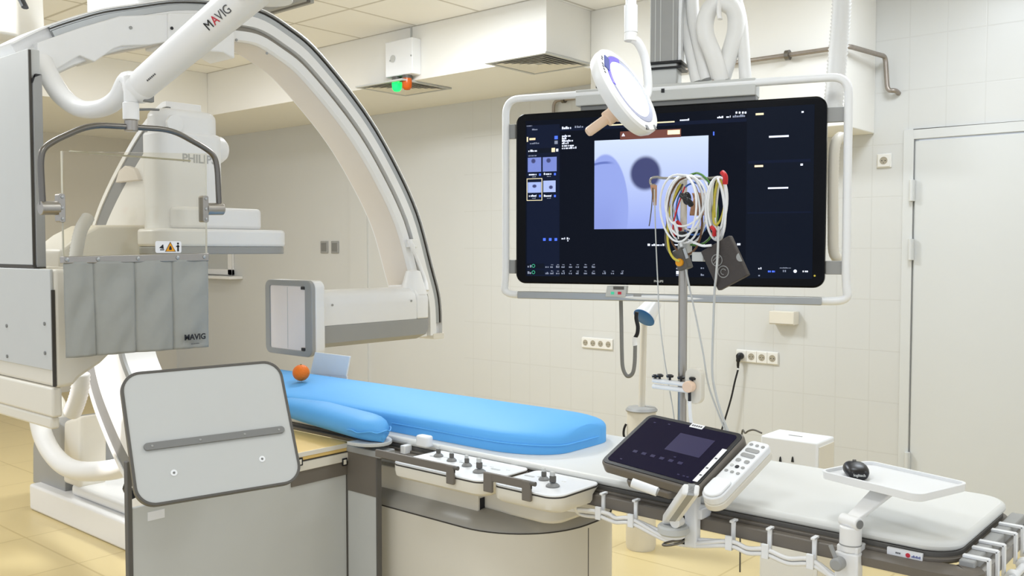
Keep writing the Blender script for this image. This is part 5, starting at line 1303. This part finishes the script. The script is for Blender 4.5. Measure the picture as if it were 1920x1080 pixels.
# white manifold bracket on the pole
b0_, b1_ = ivp(1225, 713, -.03), ivp(1296, 722, -.03)
mf = thing('tube_holder', 'white bar with black tube clips fixed across the drip pole', 'holder', ivp(1262, 735, -.03))
for dz_ in (0, -.017):
    MB().tube([b0_+V(0, 0, dz_), b1_+V(0, 0, dz_)], .0085, 10, flat=.8).build('bar', 'cleanwhite', mf, bevel=0)
c = ivp(1303, 723, -.02); MB().prism(rrect(.05, .1, .02, 6, 0, 0), -.012, .012, frame(c, (1, 0, 0), (0, 0, 1), (0, -1, 0))).build('holder_body', 'cream', mf, bevel=.003)
c = ivp(1292, 725, -.045); MB().cyl(c+V(0, -.012, 0), c+V(0, .012, 0), .016).build('holder_knob', 'skintan', mf, bevel=.003)
for px, py in ((1229, 708), (1237, 707), (1256, 708), (1277, 711), (1299, 712.5)):
    c = ivp(px, py, -.03); MB().lathe([(.0035, -.008), (.0035, .0), (.01, .001), (.011, .006), (.006, .009)], c, (0, 0, 1), 16).build('tube_clip', 'black', mf)
c = ivp(1293, 735, -.045); MB().cyl(c+V(0, 0, -.03), c+V(0, 0, 0), .0045).build('connector', 'black', mf)
MB().tube([ivp(1293, 752, -.045), ivp(1294, 770, -.045), ivp(1296, 790, -.045), V(ivp(1296, 790, -.045).x+.01, PY-.03, .95)], .005, 8, sm=5).build('short_tube', 'cleanwhite', mf)

def coil(name, lab, px, py, rx, ry, n, dy, m__, r=.0035, jx_=(.86, 1.14), off=.02, seed=0, grp=None):
    """a hanging coil of cable: n loops with slightly different sizes"""
    c = ivp(px, py, dy); rr = random.Random(seed); P = []
    S = ivp(px+1, py, dy).x-c.x
    for k in range(n*16+1):
        a = PI/2+2*PI*k/16; l = k//16
        if k % 16 == 0: jx, jy, jo = rr.uniform(*jx_), rr.uniform(.78, 1.08), rr.uniform(-off, off)
        x = math.cos(a)*rx*S*jx; z = math.sin(a)*ry*S*jy
        P.append(V(c.x+x+jo*.4, c.y+.010*math.sin(a*1.5+l)+jo, c.z+z-(1-jy)*-ry*S))
    t = MB().tube(catmull(P, 2), r, 7).build(name, m__, None, angle=60, label=lab, cat='cable', group=grp)
    return t
coil('cable_coil', 'loose coil of white patient cable hung at the middle of the drip pole', 1284, 390, 34, 54, 6, -.035, 'cleanwhite', .003, (.85, 1.18), .025, 1, 'cables hung on the drip stand')
coil('cable_coil', 'bundle of long white cable loops hung at the right end of the crossbar', 1347, 388, 14, 50, 6, -.02, 'cleanwhite', .0034, (.55, 1.2), .008, 2, 'cables hung on the drip stand')
coil('lead_wire', 'green wire loop among the white cables on the drip pole', 1300, 392, 40, 60, 1, -.005, 'greenw', .0032, (.9, 1.1), .01, 5, 'cables hung on the drip stand')
coil('lead_wire', 'brown wire loop among the white cables on the drip pole', 1289, 400, 33, 60, 1, -.02, 'brownw', .003, (.9, 1.1), .01, 8, 'cables hung on the drip stand')
coil('lead_wire', 'blue wire loop among the white cables on the drip pole', 1296, 394, 30, 46, 1, -.012, 'bluew', .0026, (.9, 1.1), .01, 11, 'cables hung on the drip stand')
coil('lead_wire', 'yellow wire loop inside the bundle at the right end of the crossbar', 1349, 385, 9, 46, 2, -.012, 'yellow', .003, (.9, 1.1), .01, 14, 'cables hung on the drip stand')
def wire(name, lab, L, r, m__, cat='cable', sm=7, grp='cables hung on the drip stand'):
    return MB().tube([ivp(px, py, dy) for px, py, dy in L], r, 8, sm=sm).build(name, m__, None, angle=60, label=lab, cat=cat, group=grp)
wire('lead_wire', 'yellow and green earth wire running to the orange clamp screw', [(1276, 345, -.02), (1258, 385, -.03), (1252, 430, -.04), (1254, 465, -.045), (1262, 483, -.05), (1274, 490, -.05)], .0035, 'yellow')
wire('lead_wire', 'dark lead wire beside the earth wire left of the pole', [(1280, 345, -.01), (1262, 380, -.02), (1249, 430, -.03), (1250, 462, -.03), (1262, 482, -.04)], .003, 'dgrey')
wire('lead_wire', 'red lead wire hanging left of the pole', [(1284, 350, -.03), (1270, 390, -.045), (1262, 425, -.045), (1266, 446, -.04)], .0022, 'red')
wire('hanging_tube', 'white tube hanging beside the pole down to the clamp', [(1264, 415, -.05), (1272, 440, -.045), (1278, 462, -.04)], .0042, 'cleanwhite', 'tube')
wire('hanging_tube', 'long white tube from the right bundle down to the table', [(1347, 425, -.03), (1346, 470, -.05), (1343, 515, -.055), (1340, 545, -.04), (1338, 600, -.02), (1336, 660, 0), (1336, 705, 0), (1345, 750, 0), (1358, 790, .0), (1368, 815, .0)], .0034, 'lgrey', 'tube')
wire('hanging_tube', 'thin white tube slanting from the clamp down to the right', [(1286, 505, -.02), (1293, 540, -.01), (1304, 590, 0), (1318, 660, 0), (1328, 720, 0), (1345, 770, 0), (1362, 812, 0)], .0026, 'lgrey', 'tube')
wire('thin_tube', 'very thin clear tube hanging from the left end of the crossbar', [(1227, 355, -.01), (1229, 430, -.01), (1231, 480, 0), (1234, 545, 0), (1236, 590, 0), (1244, 660, 0), (1252, 710, 0), (1262, 770, 0), (1265, 800, 0)], .0018, 'lgrey', 'tube')
wire('thin_tube', 'thin dark wire with white tip hanging from the left end of the crossbar', [(1224, 352, -.01), (1222, 385, -.01), (1219, 412, -.01), (1217, 424, -.01)], .0016, 'dgrey', 'tube')
b = MB(); 
for dx_, l in ((-4, 26), (0, 32), (3, 38), (-1, 22)): b.tube([ivp(1226+dx_, 347), ivp(1227+dx_*.6, 347+l*.5), ivp(1227+dx_*.3, 347+l)], .0045, 6, sm=3)
b.build('tape_strips', 'tan', None, label='tan strips hanging from the left hook of the crossbar', cat='tape')
b = MB(); b.ball((0, 0, 0), .012, 12, 1.5); bmesh.ops.translate(b.bm, vec=ivp(1288, 372, -.055), verts=b.bm.verts); b.tube([ivp(1278, 366, -.05), ivp(1290, 376, -.062), ivp(1296, 384, -.05)], .008, 8, sm=4); 
b.build('cable_connector', 'black', None, label='black connector block among the white cable loops', cat='connector', angle=60)
b = MB(); b.cyl(ivp(1279, 452, -.035), ivp(1279, 434, -.035), .0125, .014); b.build('cable_plug', 'black', None, label='black plug just above the grey collar of the pole', cat='connector', bevel=.003)
for px, py, lab, s_ in ((1357, 334, 'red clip at the right end of the crossbar', 1.3), (1273, 424, 'red plug left of the pole below the coil', 1), (1337, 434, 'red plug at the foot of the right bundle', 1)):
    c = ivp(px, py, -.03); b = MB(); b.tube([c+V(-.005, 0, .012*s_), c+V(.005*s_, -.004, .004), c+V(.004, 0, -.012*s_)], .0055*s_, 10, sm=4); b.build('red_clip', 'red', None, label=lab, cat='clip', angle=60)
# crumpled paper among the cables
def cr(u, v):
    p = ivp(1297+u*26, 362+v*42, .012); return V(p.x, p.y+.01*math.sin(7*u+5*v)+.006*math.sin(15*u*v+3), p.z)
MB().grid(cr, 8, 8).build('paper_packet', 'tan', None, solid=.003, label='crumpled pale paper packet behind the cable loops', cat='packet')
# dark pouch
BC = [ivp(1316, 472, -.03), ivp(1366, 444, -.03), ivp(1409, 513, -.03), ivp(1350, 545, -.03)]
pc_ = sum(BC, V(0, 0, 0))/4; px_ = ((BC[1]-BC[0])+(BC[2]-BC[3])).normalized(); pyv = V(px_.z, 0, -px_.x)
if pyv.z < 0: pyv = -pyv
pyv = V(-px_.z, 0, px_.x); pw = ((BC[1]-BC[0]).length+(BC[2]-BC[3]).length)/2; phh = ((BC[0]-BC[3]).length+(BC[1]-BC[2]).length)/2
PF = frame(pc_, px_, pyv, V(0, -1, 0))
po = MB(PF).prism(rrect(pw, phh, .004, 3), -.01, .01).build('dark_wallet', 'leather', None, bevel=.003, label='dark brown wallet with two pale ring emblems hanging by the drip pole', cat='wallet')
def pf(px, py): q = ivp(px, py, -.041)-pc_; return q.dot(px_), q.dot(pyv)
for (px, py, kind) in ((1344, 488, 0), (1356, 509.5, 1)):
    x, y = pf(px, py); b = MB(PF); R_ = .0155
    b.tube([(x+R_*math.cos(k*PI/12), y+R_*math.sin(k*PI/12), .0105) for k in range(24)], .0013, 6, True)
    if kind == 0:
        a = .0; b.tube([(x-R_, y-.006, .0105), (x+R_, y+.006, .0105)], .0011, 6); b.tube([(x, y, .0105), (x-.002, y-R_, .0105)], .0011, 6); b.tube([(x-R_*.7, y+.004, .0105), (x+R_*.6, y+.010, .0105)], .0009, 6)
    else: b.tube([(x+.0075*math.cos(k*PI/12), y+.0075*math.sin(k*PI/12), .0105) for k in range(18)], .0011, 6)
    b.build('ring_emblem', 'mgrey', po, angle=60)
x, y = pf(1388, 482); b = MB(PF); b.prism([(x+.012*math.cos(k*PI/8), y+.012*math.sin(k*PI/8)) for k in range(4, 13)], .0095, .0108); b.build('thumb_notch', 'mgrey', po, smooth=False)
wl_ = ivp(1300, 482, -.02); MB().box(wl_.x, ivp(1322, 478, -.02).x, PY-.03, PY-.01, wl_.z-.012, wl_.z+.014).build('wallet_bracket', 'lgrey', iv, bevel=.003)
wire('hanging_tube', 'short white tube curling from the collar toward the dark wallet', [(1290, 450, -.02), (1304, 456, -.04), (1318, 461, -.045), (1334, 460, -.045)], .0035, 'cleanwhite', 'tube')

# ================================================================== BEHIND THE TABLE
# floor post with blue capped head
q = at(1203, 768, 4.6); zt3 = q.z
ps = thing('blue_capped_post', 'slim cream post with a tilted blue disc head on a round base by the wall', 'stand', (q.x, q.y, 0))
MB().lathe([(.07, 0), (.075, .02), (.072, zt3-.02), (.07, zt3-.006)], (q.x, q.y, 0), (0, 0, 1)).build('base_drum', 'cream', ps)
MB().lathe([(.078, zt3-.006), (.08, zt3), (.07, zt3+.012), (.03, zt3+.016)], (q.x, q.y, 0), (0, 0, 1)).build('drum_lid', 'mgrey', ps)
hd3 = at(1208, 595, 4.5)
MB().cyl((q.x, q.y, zt3+.01), ((hd3-(_O-hd3).normalized()*.1).x, (hd3-(_O-hd3).normalized()*.1).y, hd3.z+.03), .0165).build('post', 'cream', ps)
tc3 = (_O-hd3).normalized(); nb = (tc3*.5+(_R*-.57+_UP*-.82)*.93).normalized()
MB().lathe([(.02, -.11), (.038, -.1), (.05, -.03), (.056, 0)], hd3, nb).build('head', 'white', ps)
MB().lathe([(.055, 0), (.057, .003), (.053, .006), (0, .007)], hd3, nb).build('blue_disc', 'bluecap', ps)
MB().tube([at(1174, 795, 4.6), at(1170, 805, 4.6), at(1170, 818, 4.6), at(1178, 830, 4.58)], .006, 8, sm=5).build('cord', 'black', ps)
# white cabinet
CZ = .7
c0_, c1_, c2_ = onZ(1429, 815, CZ), onZ(1530, 832, CZ), onZ(1571, 819, CZ)
cb_ = thing('equipment_cabinet', 'low white equipment cabinet standing on the floor behind the table', 'cabinet', ((c0_.x+c1_.x)/2, c1_.y+.1, 0))
CY = (c0_.y+c1_.y)/2; cx0_, cx1_ = c0_.x, c1_.x; cy1_ = c2_.y
MB().box(cx0_, cx1_, CY, cy1_, .05, CZ).build('body', 'cleanwhite', cb_, bevel=.008)
MB().box(cx1_-.0005, cx1_+.004, CY+.015, cy1_-.012, .07, CZ-.02).build('side_panel', 'cream', cb_, bevel=.002)
MB().box(cx0_+.09, cx0_+.15, (CY+cy1_)/2-.012, (CY+cy1_)/2-.004, CZ-.0005, CZ+.0008).build('vent_slot', 'dgrey', cb_, smooth=False)
for px in (1463, 1486): c = onY(px, 861, CY-.002); MB(frame(c, (1, 0, 0), (0, 0, 1), (0, -1, 0))).prism([(-.0055, -.012), (.0055, -.012), (.003, .006), (0, .012), (-.003, .006)], -.002, .002).build('foot_slot', 'ink', cb_, smooth=False)
for x in (cx0_+.03, cx1_-.03):
    for y in (CY+.03, cy1_-.03): MB().cyl((x, y, 0), (x, y, .055), .018).build('foot', 'dgrey', cb_)
MB().tube([at(1428, 812, 4.05), at(1412, 806, 4.1), at(1398, 812, 4.15), at(1390, 830, 4.2), V(at(1390, 830, 4.2).x, at(1390, 830, 4.2).y, .02)], .004, 8, sm=6).build('cord', 'dgrey', cb_)

# added spot that brightens the floor arc below the table head; no fixture known
sp_ = bpy.data.lights.new('added_arc_spot', 'SPOT'); sp_.energy = 520; sp_.spot_size = math.radians(13); sp_.spot_blend = .6; sp_.shadow_soft_size = .06; sp_.color = (1, .93, .9)
so = bpy.data.objects.new('added_arc_spot', sp_); COL.objects.link(so)
src = V(-4.9, .85, 2.9); tg = V(-4.28, 2.0, .82); so.location = src; so.rotation_euler = (tg-src).to_track_quat('-Z', 'Y').to_euler()
